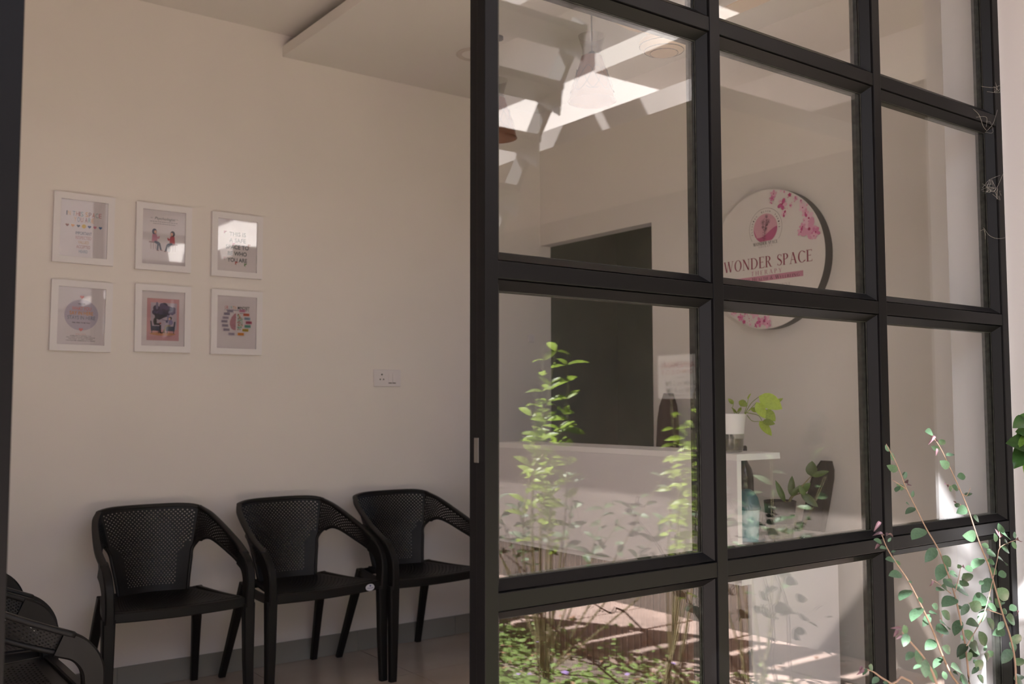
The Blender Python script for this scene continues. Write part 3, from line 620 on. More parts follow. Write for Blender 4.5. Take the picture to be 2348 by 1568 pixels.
# ================================================================== PICTURES
FWd, FHt = 0.256, 0.313
def picture(cx_, cz, label, art, tilt=0.0):
    t = thing('picture_frame', label, 'picture', (cx_, WA, cz), 0, 'framed prints on the back wall')
    y0, y1 = WA-0.022, WA-0.0006; fw = 0.029
    b = bmesh.new(); W2, H2 = FWd/2, FHt/2
    for q in range(4):
        # four mitred sides
        cs = [(-W2, -H2), (W2, -H2), (W2, H2), (-W2, H2)]; ci = [(-W2+fw, -H2+fw), (W2-fw, -H2+fw), (W2-fw, H2-fw), (-W2+fw, H2-fw)]
        q2 = (q+1) % 4; g_ = 0.0002
        vs = [b.verts.new((cx_+p[0], yy, cz+p[1])) for yy in (y0, y1) for p in (cs[q], cs[q2], ci[q2], ci[q])]
        for f in ((0, 1, 2, 3), (7, 6, 5, 4), (0, 4, 5, 1), (1, 5, 6, 2), (2, 6, 7, 3), (3, 7, 4, 0)): b.faces.new([vs[n] for n in f])
    bmesh.ops.recalc_face_normals(b, faces=b.faces)
    obj('frame', b, M['white_frame'], t)
    iw, ih = FWd-2*fw, FHt-2*fw
    sh = obj('print', B((cx_-iw/2, WA-0.012, cz-ih/2), (cx_+iw/2, WA-0.009, cz+ih/2)), M['paper'], t)
    pr = Print(); art(pr, iw, ih); pr.build('artwork', (cx_, WA-0.0122, cz), (1, 0, 0), (0, 0, 1), sh, dz=0.00003)
    if art is art2:
        for a_ in ((-0.042, 0.008, 1, '3c4566', 'c98aa2', '4b546c', '9b7b84'), (0.040, 0.004, -1, '2b2530', 'b8414f', '333c52', '9b7b84')):
            pf = Print(); figure(pf, *a_); pf.build('printed_figure', (cx_, WA-0.0122, cz), (1, 0, 0), (0, 0, 1), sh, dz=0.00003)
    obj('glass', B((cx_-iw/2+0.0005, WA-0.0185, cz-ih/2+0.0005), (cx_+iw/2-0.0005, WA-0.0175, cz+ih/2-0.0005)), M['pglass'], t)
    if tilt: t.rotation_euler = (0, tilt, 0)
    return t
def art1(p, w, h):
    cols = [hx('3f4663'), hx('d8ab6a'), hx('6b87a0'), hx('b26d6d'), hx('8b3f45'), hx('6f9ba5'), hx('d39a52'), hx('7a3a4b'), hx('b5604d'), hx('7fa3a6'), hx('c07c86')]
    p.text('IN THIS SPACE', 0, 0.265*h, 0.022, 0.150, None, 0.0, cols=cols); p.text('YOU ARE', 0, 0.165*h, 0.022, 0.088, None, 0.0, cols=cols[1:])
    for k, c in enumerate(('8a3a30', 'e09a50', '39405a', None, '3d4f84', 'c98099', '5574a0')):
        x = (-0.36+k*0.12)*w*0.98
        if c: p.heart(x, 0.048*h, 0.0075, hx(c))
        else: p.disc(x, 0.05*h, 0.009, 0.009, hx('d6b02e'))
    for s, v, c, ww in (('IMPORTANT', -0.075, '3d4a78', 0.068), ('RESPECTED', -0.155, 'b98692', 0.066), ('VALUED', -0.235, 'c9a277', 0.045), ('ACCEPTED', -0.315, 'b0707c', 0.058), ('HEARD', -0.395, '6c88a5', 0.036)):
        p.text(s, 0.0, v*h, 0.0145, ww, hx(c), 0.0)
def figure(p, x, y, s, hair, top, legs, seat):
    p.rect(x-s*0.010, y-0.032, 0.030, 0.006, hx(seat)); 
    for q in (-0.012, 0.0, 0.010): p.rect(x-s*0.004+q, y-0.050, 0.002, 0.030, hx(seat))
    p.disc(x-s*0.001, y+0.018, 0.011, 0.014, hx(hair)); p.disc(x+s*0.003, y+0.016, 0.006, 0.008, hx('d9a58f'))
    p.poly([(x-0.013, y-0.028), (x+0.013, y-0.028), (x+0.010, y+0.006), (x-0.010, y+0.006)], hx(top))
    p.line([(x+s*0.004, y), (x+s*0.018, y-0.014), (x+s*0.021, y-0.002)], 0.006, hx(top))
    p.line([(x, y-0.028), (x+s*0.022, y-0.034), (x+s*0.030, y-0.066)], 0.008, hx(legs)); p.line([(x, y-0.030), (x+s*0.016, y-0.038), (x+s*0.014, y-0.068)], 0.008, hx(legs))
    p.rect(x+s*0.033, y-0.068, 0.010, 0.003, hx('8a4f45')); p.rect(x+s*0.016, y-0.070, 0.010, 0.003, hx('8a4f45'))
def art2(p, w, h):
    p.text('Psychologist', 0.004, 0.355*h, 0.013, 0.094, hx('2f3348'), 0.0, shear=0.35)
    p.line([(-0.052, 0.355*h), (-0.062, 0.35*h)], 0.0012, hx('2f3348')); p.line([(0.056, 0.36*h), (0.066, 0.355*h)], 0.0012, hx('2f3348'))
    for k, ww in enumerate((0.128, 0.100)):
        x = -ww/2
        while x < ww/2: l = random.uniform(0.004, 0.011); p.rect(x+l/2, (0.29-0.038*k)*h, l, 0.0022, hx('6b6878')); x += l+0.0022
def art3(p, w, h):
    c = hx('243040')
    for s, v, ww in (('THIS IS', 0.225, 0.084), ('A SAFE', 0.105, 0.084), ('SPACE TO', -0.025, 0.116), ('BE WHO', -0.150, 0.096), ('YOU ARE', -0.275, 0.100)):
        p.text(s, 0.002, v*h, 0.0205, ww, c, 0.022)
    for x, v, col in ((-0.062, 0.25, 'a8346a'), (-0.018, 0.03, 'a8346a'), (0.060, 0.03, 'b05a3c'), (-0.062, -0.25, 'c49aa5'), (-0.004, -0.33, 'b03a3a'), (0.042, -0.35, '4a7a3a')):
        for k in range(3): p.disc(x+0.0045*math.cos(k*2.1), v*h+0.0045*math.sin(k*2.1+0.6), 0.0045, 0.003, hx(col), 10, k*2.1)
        p.line([(x, v*h-0.004), (x+0.002, v*h-0.012)], 0.0014, hx('6b8f6a'))
def art4(p, w, h):
    p.disc(0, 0.02*h, 0.071, 0.069, hx('bdb4c8'), 40)
    p.heart(0, 0.335*h, 0.0088, hx('d3787a')); p.heart(0, -0.235*h, 0.0088, hx('d3787a'))
    p.text('WELCOME', 0, 0.215*h, 0.0055, 0.030, hx('2c2a36'), 0.02)
    p.text('WHAT YOU', 0, 0.135*h, 0.0165, 0.080, hx('d98a80'), 0.012); p.text('SAY IN HERE', 0, 0.055*h, 0.0165, 0.098, hx('dd9a45'), 0.012)
    p.text('STAYS IN HERE', 0, -0.025*h, 0.0165, 0.116, hx('7d8597'), 0.012); p.text('FEEL FREE TO BE YOU', 0, -0.115*h, 0.0055, 0.074, hx('2c2a36'), 0.02)
    p.text('U N L E S S', 0, -0.315*h, 0.0060, 0.042, hx('cf9a9a'), 0.01)
    for k, (s, ww) in enumerate((('SOMEONE IS HURTING YOU', 0.088), ('YOU WANT TO HURT SOMEONE ELSE', 0.120), ('YOU WANT TO HURT YOURSELF', 0.104), ('YOU GIVE ME PERMISSION TO SHARE', 0.122))):
        p.text(s, 0, (-0.345-0.028*k)*h, 0.0042, ww, hx('4a4656'), 0.01)
def art5(p, w, h):
    p.rect(0.001, -0.004, 0.148, 0.196, hx('cc969c')); p.rect(0.004, 0.012, 0.120, 0.125, hx('b9aabb')); p.poly([(-0.073, -0.102), (0.075, -0.102), (0.075, -0.070), (-0.073, -0.062)], hx('c4939c'))
    p.disc(0.0, -0.071, 0.060, 0.008, hx('c08765'))
    rnd = random.Random(3)
    for k in range(34):
        a = rnd.uniform(0, 2*PI); r = math.sqrt(rnd.random()); c = rnd.choice(('3f3850', '4a4262', '554b70', '37304a', '4d4768'))
        p.disc(-0.002+r*0.038*math.cos(a), 0.040+r*0.022*math.sin(a), rnd.uniform(0.010, 0.018), rnd.uniform(0.009, 0.015), hx(c), 14)
    for k in range(5): p.disc(0.040+rnd.uniform(-0.012, 0.014), 0.038+rnd.uniform(-0.018, 0.016), 0.009, 0.008, hx('6d6484'), 12)
    p.poly([(-0.040, 0.024), (0.028, 0.014), (0.006, 0.006), (-0.016, -0.006), (-0.036, 0.000)], hx('332c40')); p.disc(-0.028, 0.060, 0.006, 0.018, hx('7c7490'), 14)
    p.rect(0.024, 0.004, 0.010, 0.028, hx('7c7498'))
    for s in (-1, 1):   # armchairs
        p.poly([(s*0.058, -0.012), (s*0.052, -0.012), (s*0.046, -0.058), (s*0.054, -0.058)], hx('3c4254')); p.rect(s*0.032, -0.046, 0.036, 0.022, hx('41465c'))
        p.rect(s*0.050, -0.063, 0.003, 0.012, hx('2e3242')); p.rect(s*0.020, -0.063, 0.003, 0.012, hx('2e3242'))
    p.disc(-0.036, -0.014, 0.008, 0.018, hx('23202a')); p.rect(-0.024, -0.026, 0.022, 0.008, hx('23202a')); p.disc(-0.012, -0.022, 0.005, 0.004, hx('9a4a3c'))
    p.rect(-0.012, -0.048, 0.008, 0.036, hx('2d2430')); p.rect(-0.006, -0.066, 0.012, 0.004, hx('2d2430'))
    p.disc(0.034, 0.003, 0.0075, 0.0080, hx('352f38')); p.disc(0.030, 0.000, 0.005, 0.006, hx('cfa292')); p.disc(0.036, -0.016, 0.010, 0.013, hx('7a6c98'))
    p.poly([(0.034, -0.026), (0.012, -0.030), (0.000, -0.062), (0.008, -0.062), (0.018, -0.036), (0.036, -0.034)], hx('8c7a62')); p.rect(0.004, -0.064, 0.012, 0.004, hx('6a4a3a'))
    p.rect(0.018, -0.012, 0.010, 0.012, hx('433f66')); p.line([(-0.006, -0.004), (0.014, -0.009)], 0.0020, hx('514b6e')); p.line([(0.020, -0.086), (0.044, -0.078)], 0.0009, hx('6a5560'))
def art6(p, w, h):
    p.text('GROWTH', -0.031, 0.285*h, 0.0155, 0.060, None, 0.012, cols=[hx('c98d96'), hx('c0505a'), hx('9fb0c8'), hx('6ba39a'), hx('c98a55'), hx('d9a05a')])
    p.text('MINDSET', 0.035, 0.285*h, 0.0155, 0.060, hx('1f1d27'), 0.018)
    for (n, v, x0, x1) in ((5, 0.235, -0.060, 0.066), (1, 0.180, -0.044, -0.010), (1, 0.180, 0.016, 0.052)):
        x = x0
        while x < x1-0.003: l = random.uniform(0.002, 0.0036); p.rect(x+l/2, v*h, l, 0.0055 if n == 5 else 0.004, hx('7d7488')); x += l+0.0016+(0.005 if random.random() < 0.15 else 0)
    p.poly([(-0.003, 0.045), (-0.012, 0.042), (-0.024, 0.026), (-0.033, 0.006), (-0.034, -0.012), (-0.026, -0.030), (-0.015, -0.037), (-0.004, -0.038)], hx('b5818f'))
    rnd = random.Random(5)
    for k in range(16):
        x, y = rnd.uniform(-0.028, -0.008), rnd.uniform(-0.028, 0.030); p.line([(x, y), (x+0.004, y+0.003), (x+0.007, y)], 0.0010, hx('9a6474'))
    p.poly([(0.003, 0.045), (0.012, 0.040), (0.024, 0.024), (0.032, 0.004), (0.030, -0.014), (0.022, -0.030), (0.010, -0.038), (0.003, -0.037)], hx('b9c4c0'))
    for k in range(46):
        v = rnd.uniform(-0.036, 0.042); x = rnd.uniform(0.004, 0.004+0.027*math.sqrt(max(0.05, 1-(v/0.045)**2)))
        p.disc(x, v, rnd.uniform(0.002, 0.0045), rnd.uniform(0.0012, 0.0026), hx(rnd.choice(('4f7f6a', '3f6f60', '6f9f86', 'd08a3c', 'b0483c', 'a03c5c', '5f8f9a', 'd9a04a'))), 9, rnd.uniform(0, 3))
    L = [(-0.034, 0.055, '9a90a8'), (-0.050, 0.040, '8e869c'), (-0.056, 0.021, 'aa9db0'), (-0.062, 0.003, '9c92a6'), (-0.058, -0.017, '958ca2'), (-0.051, -0.037, '9c92a8'), (-0.026, -0.057, 'a399ae')]
    R = [(0.026, 0.058, 'c07f9c'), (0.047, 0.040, 'c0604a'), (0.052, 0.021, '8fa0b8'), (0.060, 0.002, '9a3c5c'), (0.054, -0.017, '4f8478'), (0.043, -0.036, 'a68a30'), (0.020, -0.056, 'd08432')]
    for x, y, c in L+R:
        p.rect(x, y, 0.031, 0.0125, hx(c)); xx = x-0.011
        while xx < x+0.010: l = rnd.uniform(0.0018, 0.0034); p.rect(xx+l/2, y, l, 0.0048, tuple(q*0.45 for q in hx(c))); xx += l+0.0010
rowT, rowB = 2.0600, 1.6700
picture(1.0400, rowT, 'top left white frame, hearts in a row under "IN THIS SPACE YOU ARE"', art1, 0.006)
picture(1.3925, 2.0565, 'top middle white frame, two seated figures under a handwritten title', art2)
picture(1.7470, 2.0530, 'top right white frame, bold dark words "THIS IS A SAFE SPACE"', art3)
picture(1.0395, 1.6690, 'bottom left white frame, pale circle with "WHAT YOU SAY IN HERE"', art4, 0.010)
picture(1.3965, 1.6760, 'bottom middle white frame, pink print of a dark cloud over two armchairs', art5, -0.004)
picture(1.7505, 1.6755, 'bottom right white frame, brain drawing titled "GROWTH MINDSET"', art6)

# ------------------------------------------------------------------ switches
t = thing('switch_plate', 'white wall plate with a three-pin socket and two switches right of the frames', 'switch', (2.594, WA, 1.4175))
pl = obj('plate', B((2.512, WA-0.010, 1.372), (2.676, WA-0.0006, 1.463), 0.003), M['switch'], t)
for dx, dz, r in ((-0.035, 0.016, 0.0044), (-0.045, -0.010, 0.0036), (-0.025, -0.010, 0.0036)):
    b = bmesh.new(); lathe(b, [(0, 0), (r, 0), (r, 0.0012), (0, 0.0012)], (0, 0, 0), 14)
    for v in b.verts: v.co = Vector((2.594+dx+v.co.x, WA-0.0102-v.co.z, 1.420+dz+v.co.y))
    obj('socket_hole', b, M['hole'], pl)
for dx in (0.016, 0.040):
    b = bmesh.new(); vs = [b.verts.new((2.594+dx+sx, WA-yy, 1.418+zz_)) for sx in (-0.0105, 0.0105) for yy, zz_ in ((0.0095, 0.026), (0.0125, 0.026), (0.0165, -0.024), (0.0095, -0.024))]
    for q in ((0, 1, 2, 3), (7, 6, 5, 4), (0, 4, 5, 1), (1, 5, 6, 2), (2, 6, 7, 3), (3, 7, 4, 0)): b.faces.new([vs[n] for n in q])
    bmesh.ops.recalc_face_normals(b, faces=b.faces); obj('rocker', b, M['switch'], t)
    obj('rocker_shadow_strip', B((2.594+dx-0.0105, WA-0.0104, 1.389), (2.594+dx+0.0105, WA-0.0096, 1.3935)), M['hole'], t)  # dark strip painted in as the shadow under the rocker
t = thing('light_switch', 'tiny white switch on the back wall beside the dark doorway', 'switch', (3.575, WA, 1.671))
obj('plate', B((3.553, WA-0.008, 1.648), (3.598, WA-0.0006, 1.694), 0.002), M['switch'], t); obj('rocker', B((3.568, WA-0.011, 1.658), (3.583, WA-0.008, 1.684), 0.001), M['switch'], t)

# ================================================================== ROUND SIGN
SY, SZ, SR = 2.885, 1.940, 0.322
t = thing('round_sign', 'round white sign with pink blossoms and maroon lettering on the right wall', 'sign', (WB, SY, SZ))
b = bmesh.new(); n = 72
r0 = [b.verts.new((WB-0.0006, SY+SR*math.cos(2*PI*k/n), SZ+SR*math.sin(2*PI*k/n))) for k in range(n)]; r1 = [b.verts.new((3.597, SY+SR*math.cos(2*PI*k/n), SZ+SR*math.sin(2*PI*k/n))) for k in range(n)]
for k in range(n): b.faces.new((r0[k], r0[(k+1) % n], r1[(k+1) % n], r1[k]))
b.faces.new(r0); b.faces.new(r1); bmesh.ops.recalc_face_normals(b, faces=b.faces)
obj('rim', b, M['disc_side'], t, smooth='auto')
b = bmesh.new(); r0 = [b.verts.new((3.597, SY+SR*math.cos(2*PI*k/n), SZ+SR*math.sin(2*PI*k/n))) for k in range(n)]; r1 = [b.verts.new((3.595, SY+SR*math.cos(2*PI*k/n), SZ+SR*math.sin(2*PI*k/n))) for k in range(n)]
for k in range(n): b.faces.new((r0[k], r0[(k+1) % n], r1[(k+1) % n], r1[k]))
b.faces.new(r0); b.faces.new(r1); bmesh.ops.recalc_face_normals(b, faces=b.faces)
face = obj('sign_face', b, M['disc_face'], t)
p = Print(); mar = hx('8a2a48'); pk = hx('cf86a2')
serif(p, 'WONDER SPACE', 0.004, -0.013, 0.052, 0.505, mar); serif(p, 'THERAPY', 0.003, -0.060, 0.020, 0.176, hx('b5728c'), gap=0.28)
p.rect(0.0, -0.0875, 0.412, 0.0255, hx('c98ba3')); serif(p, 'MENTAL HEALTH & WELLBEING', 0.0, -0.0885, 0.017, 0.372, hx('4a2434'), small=0.80, gap=0.06)
serif(p, 'FLOURISH', -0.088, -0.126, 0.0115, 0.094, hx('9a8a90'), gap=0.12); serif(p, 'BLOOM', 0.010, -0.126, 0.0115, 0.064, hx('9a8a90'), gap=0.12); serif(p, 'THRIVE', 0.099, -0.126, 0.0115, 0.074, hx('9a8a90'), gap=0.12)
p.disc(-0.032, -0.127, 0.003, 0.003, hx('b0587c'), 10); p.disc(0.052, -0.127, 0.003, 0.003, hx('b0587c'), 10)
# emblem
ex, ez = 0.003, 0.143
p.line([(ex+0.093*math.cos(math.radians(a)), ez+0.093*math.sin(math.radians(a))) for a in range(-38, 219, 6)], 0.0016, hx('8f8388'))
def seg(cx_, cy_, r, zc, col, n=30):
    a0 = math.asin(max(-1, min(1, (zc-cy_)/r))); p.poly([(cx_+r*math.cos(a0+(PI-2*a0)*k/n), cy_+r*math.sin(a0+(PI-2*a0)*k/n)) for k in range(n+1)], col)
seg(ex, ez, 0.068, 0.083, hx('d9a3b4'))
pts = []
for k in range(17): x = -0.066+k*0.0083; pts.append((ex+x, ez-0.022+0.014*math.sin(x*34-0.6)+0.010*(x/0.066)))
low = [(ex+0.068*math.cos(math.radians(a)), ez+0.068*math.sin(math.radians(a))) for a in range(-10, -63, -8)]+[(ex+0.068*math.cos(math.radians(a)), ez+0.068*math.sin(math.radians(a))) for a in range(-118, -190, -8)]
p.poly(low+[q for q in pts if math.hypot(q[0]-ex, q[1]-ez) < 0.067], hx('c0608c'))
ink = hx('4a3640')
for k, ch in enumerate('FLOURISH'): a = math.radians(196-k*9.5); p.text(ch, ex+0.079*math.cos(a), ez+0.079*math.sin(a), 0.0085, 0.0055, ink, 0, rot=a-PI/2)
for k, ch in enumerate('BLOOM'): a = math.radians(104-k*8.5); p.text(ch, ex+0.079*math.cos(a), ez+0.079*math.sin(a), 0.0085, 0.0060, ink, 0, rot=a-PI/2)
for k, ch in enumerate('THRIVE'): a = math.radians(44-k*9.5); p.text(ch, ex+0.079*math.cos(a), ez+0.079*math.sin(a), 0.0085, 0.0055, ink, 0, rot=a-PI/2)
p.line([(ex-0.010, 0.083), (ex-0.006, 0.110), (ex-0.002, 0.135), (ex+0.004, 0.160), (ex+0.010, 0.196)], 0.0015, ink); p.line([(ex-0.004, 0.125), (ex-0.016, 0.150), (ex-0.012, 0.178)], 0.0012, ink)
p.line([(ex+0.002, 0.150), (ex+0.020, 0.168)], 0.0012, ink); rnd = random.Random(4)
for (x, y, r) in ((-0.014, 0.172, 0.011), (0.018, 0.172, 0.011), (0.008, 0.197, 0.008), (0.004, 0.140, 0.008), (-0.013, 0.150, 0.007), (0.012, 0.157, 0.006)):
    for k in range(5): a = k*2*PI/5; p.line([(ex+x+r*0.55*math.cos(a)+r*0.45*math.cos(q), y+r*0.55*math.sin(a)+r*0.45*math.sin(q)) for q in [j*PI/3 for j in range(7)]], 0.0009, ink)
for k in range(16): y = 0.090+k*0.006; s = (-1)**k; p.line([(ex-0.007+k*0.001, y), (ex-0.007+k*0.001+s*0.010, y+0.007), (ex-0.006+s*0.006, y+0.001)], 0.0009, ink)
serif(p, 'WONDER SPACE', 0.004, 0.0735, 0.0150, 0.140, hx('3d2a34')); serif(p, 'THERAPY', 0.004, 0.0585, 0.007, 0.080, hx('9a7f8a'), gap=0.4)
# blossoms: five petals each
pinks = ['d880ac', 'e3a2c0', 'cc5f96', 'e8b4cb', 'c44a86', 'edc6d8']
def blossom(x, y, r, rnd):
    if math.hypot(x, y) > SR-r*0.9: r = max(0.006, (SR-math.hypot(x, y))*0.8)
    c = rnd.choice(pinks); a0 = rnd.uniform(0, 6)
    for k in range(5):
        a = a0+k*2*PI/5; p.disc(x+r*0.55*math.cos(a), y+r*0.55*math.sin(a), r*0.50, r*0.34, hx(c if rnd.random() < 0.6 else rnd.choice(pinks)), 12, a)
    p.disc(x, y, r*0.16, r*0.16, hx('a8245c'), 8)
rnd = random.Random(11)
def uv(px_, py_): v = at(px_, py_, 'x', 3.595); return SY-v.y, v.z-SZ
for (px_, py_, r) in ((1775, 445, 0.028), (1792, 438, 0.030), (1800, 440, 0.020), (1812, 447, 0.026), (1826, 455, 0.026), (1838, 463, 0.024), (1795, 468, 0.027), (1842, 476, 0.034), (1852, 470, 0.022), (1856, 500, 0.030), (1848, 488, 0.020),
                      (1857, 525, 0.046), (1872, 532, 0.024), (1838, 532, 0.020), (1799, 490, 0.016), (1868, 541, 0.018), (1770, 465, 0.008), (1815, 472, 0.008), (1772, 455, 0.014), (1842, 520, 0.018),
                      (1684, 717, 0.030), (1700, 728, 0.018), (1712, 716, 0.014), (1732, 718, 0.026), (1708, 738, 0.022), (1722, 744, 0.020), (1736, 746, 0.018), (1760, 733, 0.022), (1762, 742, 0.022), (1745, 738, 0.024), (1694, 708, 0.02), (1720, 710, 0.014)):
    u_, v_ = uv(px_, py_); blossom(u_, v_, r, rnd)
for k in range(26):
    px_, py_ = rnd.choice(((1810, 470), (1800, 462), (1845, 500), (1708, 722), (1716, 730))); u_, v_ = uv(px_+rnd.uniform(-14, 14), py_+rnd.uniform(-10, 10)); p.disc(u_, v_, 0.0028, 0.0028, hx(rnd.choice(pinks)), 8)
p.build('artwork', (3.5948, SY, SZ), (0, -1, 0), (0, 0, 1), face, dz=0.000012)

# ================================================================== RECEPTION COUNTER
CX, CY0, CY1 = 2.853, 2.440, 4.000
ct = thing('reception_counter', 'white reception counter with a raised ledge and brown fluted lower front', 'counter', (3.1, 3.2, 0))
slab = bmesh.new()
vs = [slab.verts.new((x, y, z)) for z in (1.062, 1.086) for x, y in ((CX, CY0), (3.105, CY0-0.0), (3.105, CY1), (CX, CY1))]
for q in ((3, 2, 1, 0), (4, 5, 6, 7), (0, 1, 5, 4), (1, 2, 6, 5), (2, 3, 7, 6), (3, 0, 4, 7)): slab.faces.new([vs[n] for n in q])
obj('ledge_top', slab, M['white_edge'], ct)
obj('front_panel', B((CX+0.001, CY0+0.0015, 0.624), (CX+0.019, CY1-0.002, 1.0615)), M['white_lam'], ct)
obj('edge_band', B((CX+0.001, CY0, 0.624), (CX+0.0245, CY0+0.0014, 1.0615)), M['white_edge'], ct)
obj('end_panel', B((2.925, CY0, 0.001), (3.46, CY0+0.018, 0.7200)), M['white_lam'], ct)
obj('end_panel', B((2.925, CY1-0.02, 0.001), (3.46, CY1-0.002, 0.7200)), M['white_lam'], ct)
obj('shelf_floor', B((CX+0.0195, CY0+0.002, 0.600), (2.93, CY1-0.002, 0.624)), M['white_lam'], ct)
obj('inner_back', B((2.905, CY0+0.019, 0.001), (2.915, CY1-0.021, 0.5995)), M['flute'], ct)
me = None; y = CY0+0.003; sb = None
while y < CY1-0.004:
    if me is None:
        b = bmesh.new(); c_ = [(0, 0), (0, 0.030), (-0.012, 0.030), (-0.015, 0.027), (-0.015, 0.003), (-0.012, 0)]
        lo = [b.verts.new((a, q, 0.001)) for a, q in c_]; hi = [b.verts.new((a, q, 0.599)) for a, q in c_]
        for k in range(6): b.faces.new((lo[k], lo[(k+1) % 6], hi[(k+1) % 6], hi[k]))
        b.faces.new(lo[::-1]); b.faces.new(hi); bmesh.ops.recalc_face_normals(b, faces=b.faces)
        me = bpy.data.meshes.new('slat'); b.to_mesh(me); b.free(); me.materials.append(M['flute'])
    o = link('slat', me, ct); o.location = Vector((2.905, y, 0))-ct.location; y += 0.0375
obj('trim_strip', (lambda b: [box(b, (2.8985, CY0+0.003+0.0375*k+0.0325, 0.001), (2.905, CY0+0.003+0.0375*k+0.0355, 0.599)) for k in range(41)] and b)(bmesh.new()), mat('pale groove line', (0.42, 0.27, 0.21), 0.5), ct)['kind'] = 'stuff'
dk = thing('reception_desk', 'white desk top behind the reception counter', 'desk', (3.2, 3.2, 0))
obj('desk_top', B((CX+0.020, CY0-0.0, 0.7205), (3.462, CY1-0.004, 0.745), 0.001), M['white_lam'], dk)
obj('desk_leg', B((3.40, 3.2, 0.001), (3.44, 3.6, 0.7195)), M['white_lam'], dk)
obj('cable', (lambda b: tube(b, [at(1737, 1204, 'x', 3.45)+Vector((0, 0, 0.004)), at(1768, 1207.5, 'x', 3.45)+Vector((0, 0, 0.003)), at(1800, 1212, 'x', 3.45)+Vector((0, 0, 0.003))], 0.003, k=6))(bmesh.new()), M['wire'], dk)

# ---- leaves
def leaf_mesh(name, L, W, m, tip=1.0, droop=0.25, fold=0.12, base=0.0, n=7):
    """leaf along +x, up +z, pointed; tip: sharpness"""
    b = bmesh.new(); rows = []
    for i in range(n+1):
        t = i/n; w = W/2*(math.sin(PI*min(1, t**(0.85)))**(0.75 if tip < 1 else tip))
        if i in (0, n): w = W*0.01
        x = L*t; z = -droop*L*t*t+0.04*L*math.sin(PI*t)
        rows.append([b.verts.new((x, -w, z+fold*w)), b.verts.new((x, -w*0.5, z+fold*w*0.35)), b.verts.new((x, 0, z)), b.verts.new((x, w*0.5, z+fold*w*0.35)), b.verts.new((x, w, z+fold*w))])
    for a, c in zip(rows, rows[1:]):
        for k in range(4): b.faces.new((a[k], a[k+1], c[k+1], c[k]))
    for f in b.faces: f.smooth = True
    me = bpy.data.meshes.new(name); b.to_mesh(me); b.free(); me.materials.append(m); return me
def place_leaf(me, base, tip, parent, L=1.0, roll=0.0, face=None, name='leaf', wscale=1.0):
    """leaf of unit-length mesh from base to tip, its upper side turned towards face"""
    base = Vector(base); d = Vector(tip)-base; ln = d.length; X = d.normalized()
    F = (Vector(face)-base).normalized() if face is not None else Vector((0, 0, 1))
    Z = (F-X*F.dot(X)); Z = Z.normalized() if Z.length > 1e-3 else Vector((0, 0, 1)); Y = Z.cross(X)
    Mx = Matrix((X, Y, Z)).transposed(); Mx = Mx @ Matrix.Rotation(roll, 3, 'X')
    o = link(name, me, parent); mm = Mx.to_4x4() @ Matrix.Diagonal((ln, ln*wscale, ln, 1)); mm.translation = base-wloc(parent)
    o.matrix_local = mm; return o
L_heart = leaf_mesh('leaf', 1, 0.62, M['lime'], 0.7, 0.12, 0.18); L_lime2 = leaf_mesh('leaf', 1, 0.50, M['lime'], 0.9, 0.2, 0.3)
L_zz = leaf_mesh('leaf', 1, 0.34, M['zz'], 0.9, 0.05, 0.25); L_zzr = leaf_mesh('leaf', 1, 0.70, M['zz'], 0.6, 0.05, 0.1)
CAM = Vector((0, 0, EYE))

# ---- white self-watering pot with lime pothos on the ledge
pc = at(1675, 1034, 'z', 1.086); pc = Vector((2.985, 2.985*pc.y/pc.x, 1.0865))
t = thing('potted_pothos', 'white pot of lime pothos on the counter ledge', 'plant', pc)
k_ = 1.0
obj('pot', lathe(bmesh.new(), [(0.0, 0.070), (0.053, 0.070), (0.062, 0.149), (0.0595, 0.150), (0.055, 0.135), (0, 0.134)], pc, 40), M['pot_white'], t, smooth='auto')
obj('water_reservoir', lathe(bmesh.new(), [(0.0, 0.001), (0.046, 0.001), (0.0495, 0.012), (0.0545, 0.072), (0.0528, 0.072), (0.047, 0.006), (0, 0.005)], pc, 40), M['clear'], t, smooth='auto')
obj('water', lathe(bmesh.new(), [(0.0, 0.006), (0.0455, 0.006), (0.0505, 0.052), (0.0, 0.052)], pc, 32), M['water2'], t, smooth='auto')
obj('root_plug', lathe(bmesh.new(), [(0.0, 0.010), (0.016, 0.012), (0.018, 0.069), (0.0, 0.069)], pc, 16), M['soil'], t)
obj('soil', lathe(bmesh.new(), [(0.0, 0.1345), (0.053, 0.1345), (0.050, 0.140), (0.0, 0.142)], pc, 24), M['soil'], t)
def on_plane(px_, py_, c, off=0.0):
    """pixel -> point on the upright plane through c that faces the camera, pushed off metres towards it"""
    n_ = Vector((c.x, c.y, 0)).normalized(); d = ray(px_, py_); o = Vector((0, 0, EYE)); return o+d*(((c-o).dot(n_)-off)/d.dot(n_))
for (bx, by, tx, ty, me_, off, ws) in ((1740, 908, 1794, 936, L_heart, 0.05, 1.0), (1735, 922, 1754, 959, L_heart, 0.06, 0.9), (1752, 940, 1778, 965, L_heart, 0.04, 1.1), (1748, 966, 1777, 971, L_heart, 0.05, 0.9), (1741, 965, 1770, 998, L_lime2, 0.03, 0.9),
                               (1766, 933, 1794, 912, L_lime2, 0.0, 0.7), (1722, 936, 1738, 944, L_heart, 0.02, 1.0), (1694, 920, 1714, 930, L_heart, 0.03, 1.2), (1682, 926, 1670, 914, L_heart, 0.0, 0.9), (1714, 915, 1721, 902, L_lime2, 0.03, 0.5), (1700, 934, 1690, 945, L_lime2, 0.02, 0.7),
                               (1742, 915, 1758, 922, L_lime2, 0.0, 0.8), (1690, 948, 1678, 934, L_lime2, 0.0, 0.5)):
    place_leaf(me_, on_plane(bx, by, pc, off), on_plane(tx, ty, pc, off+0.01), t, face=CAM+Vector((-0.5, 0, 1.2)), wscale=ws)
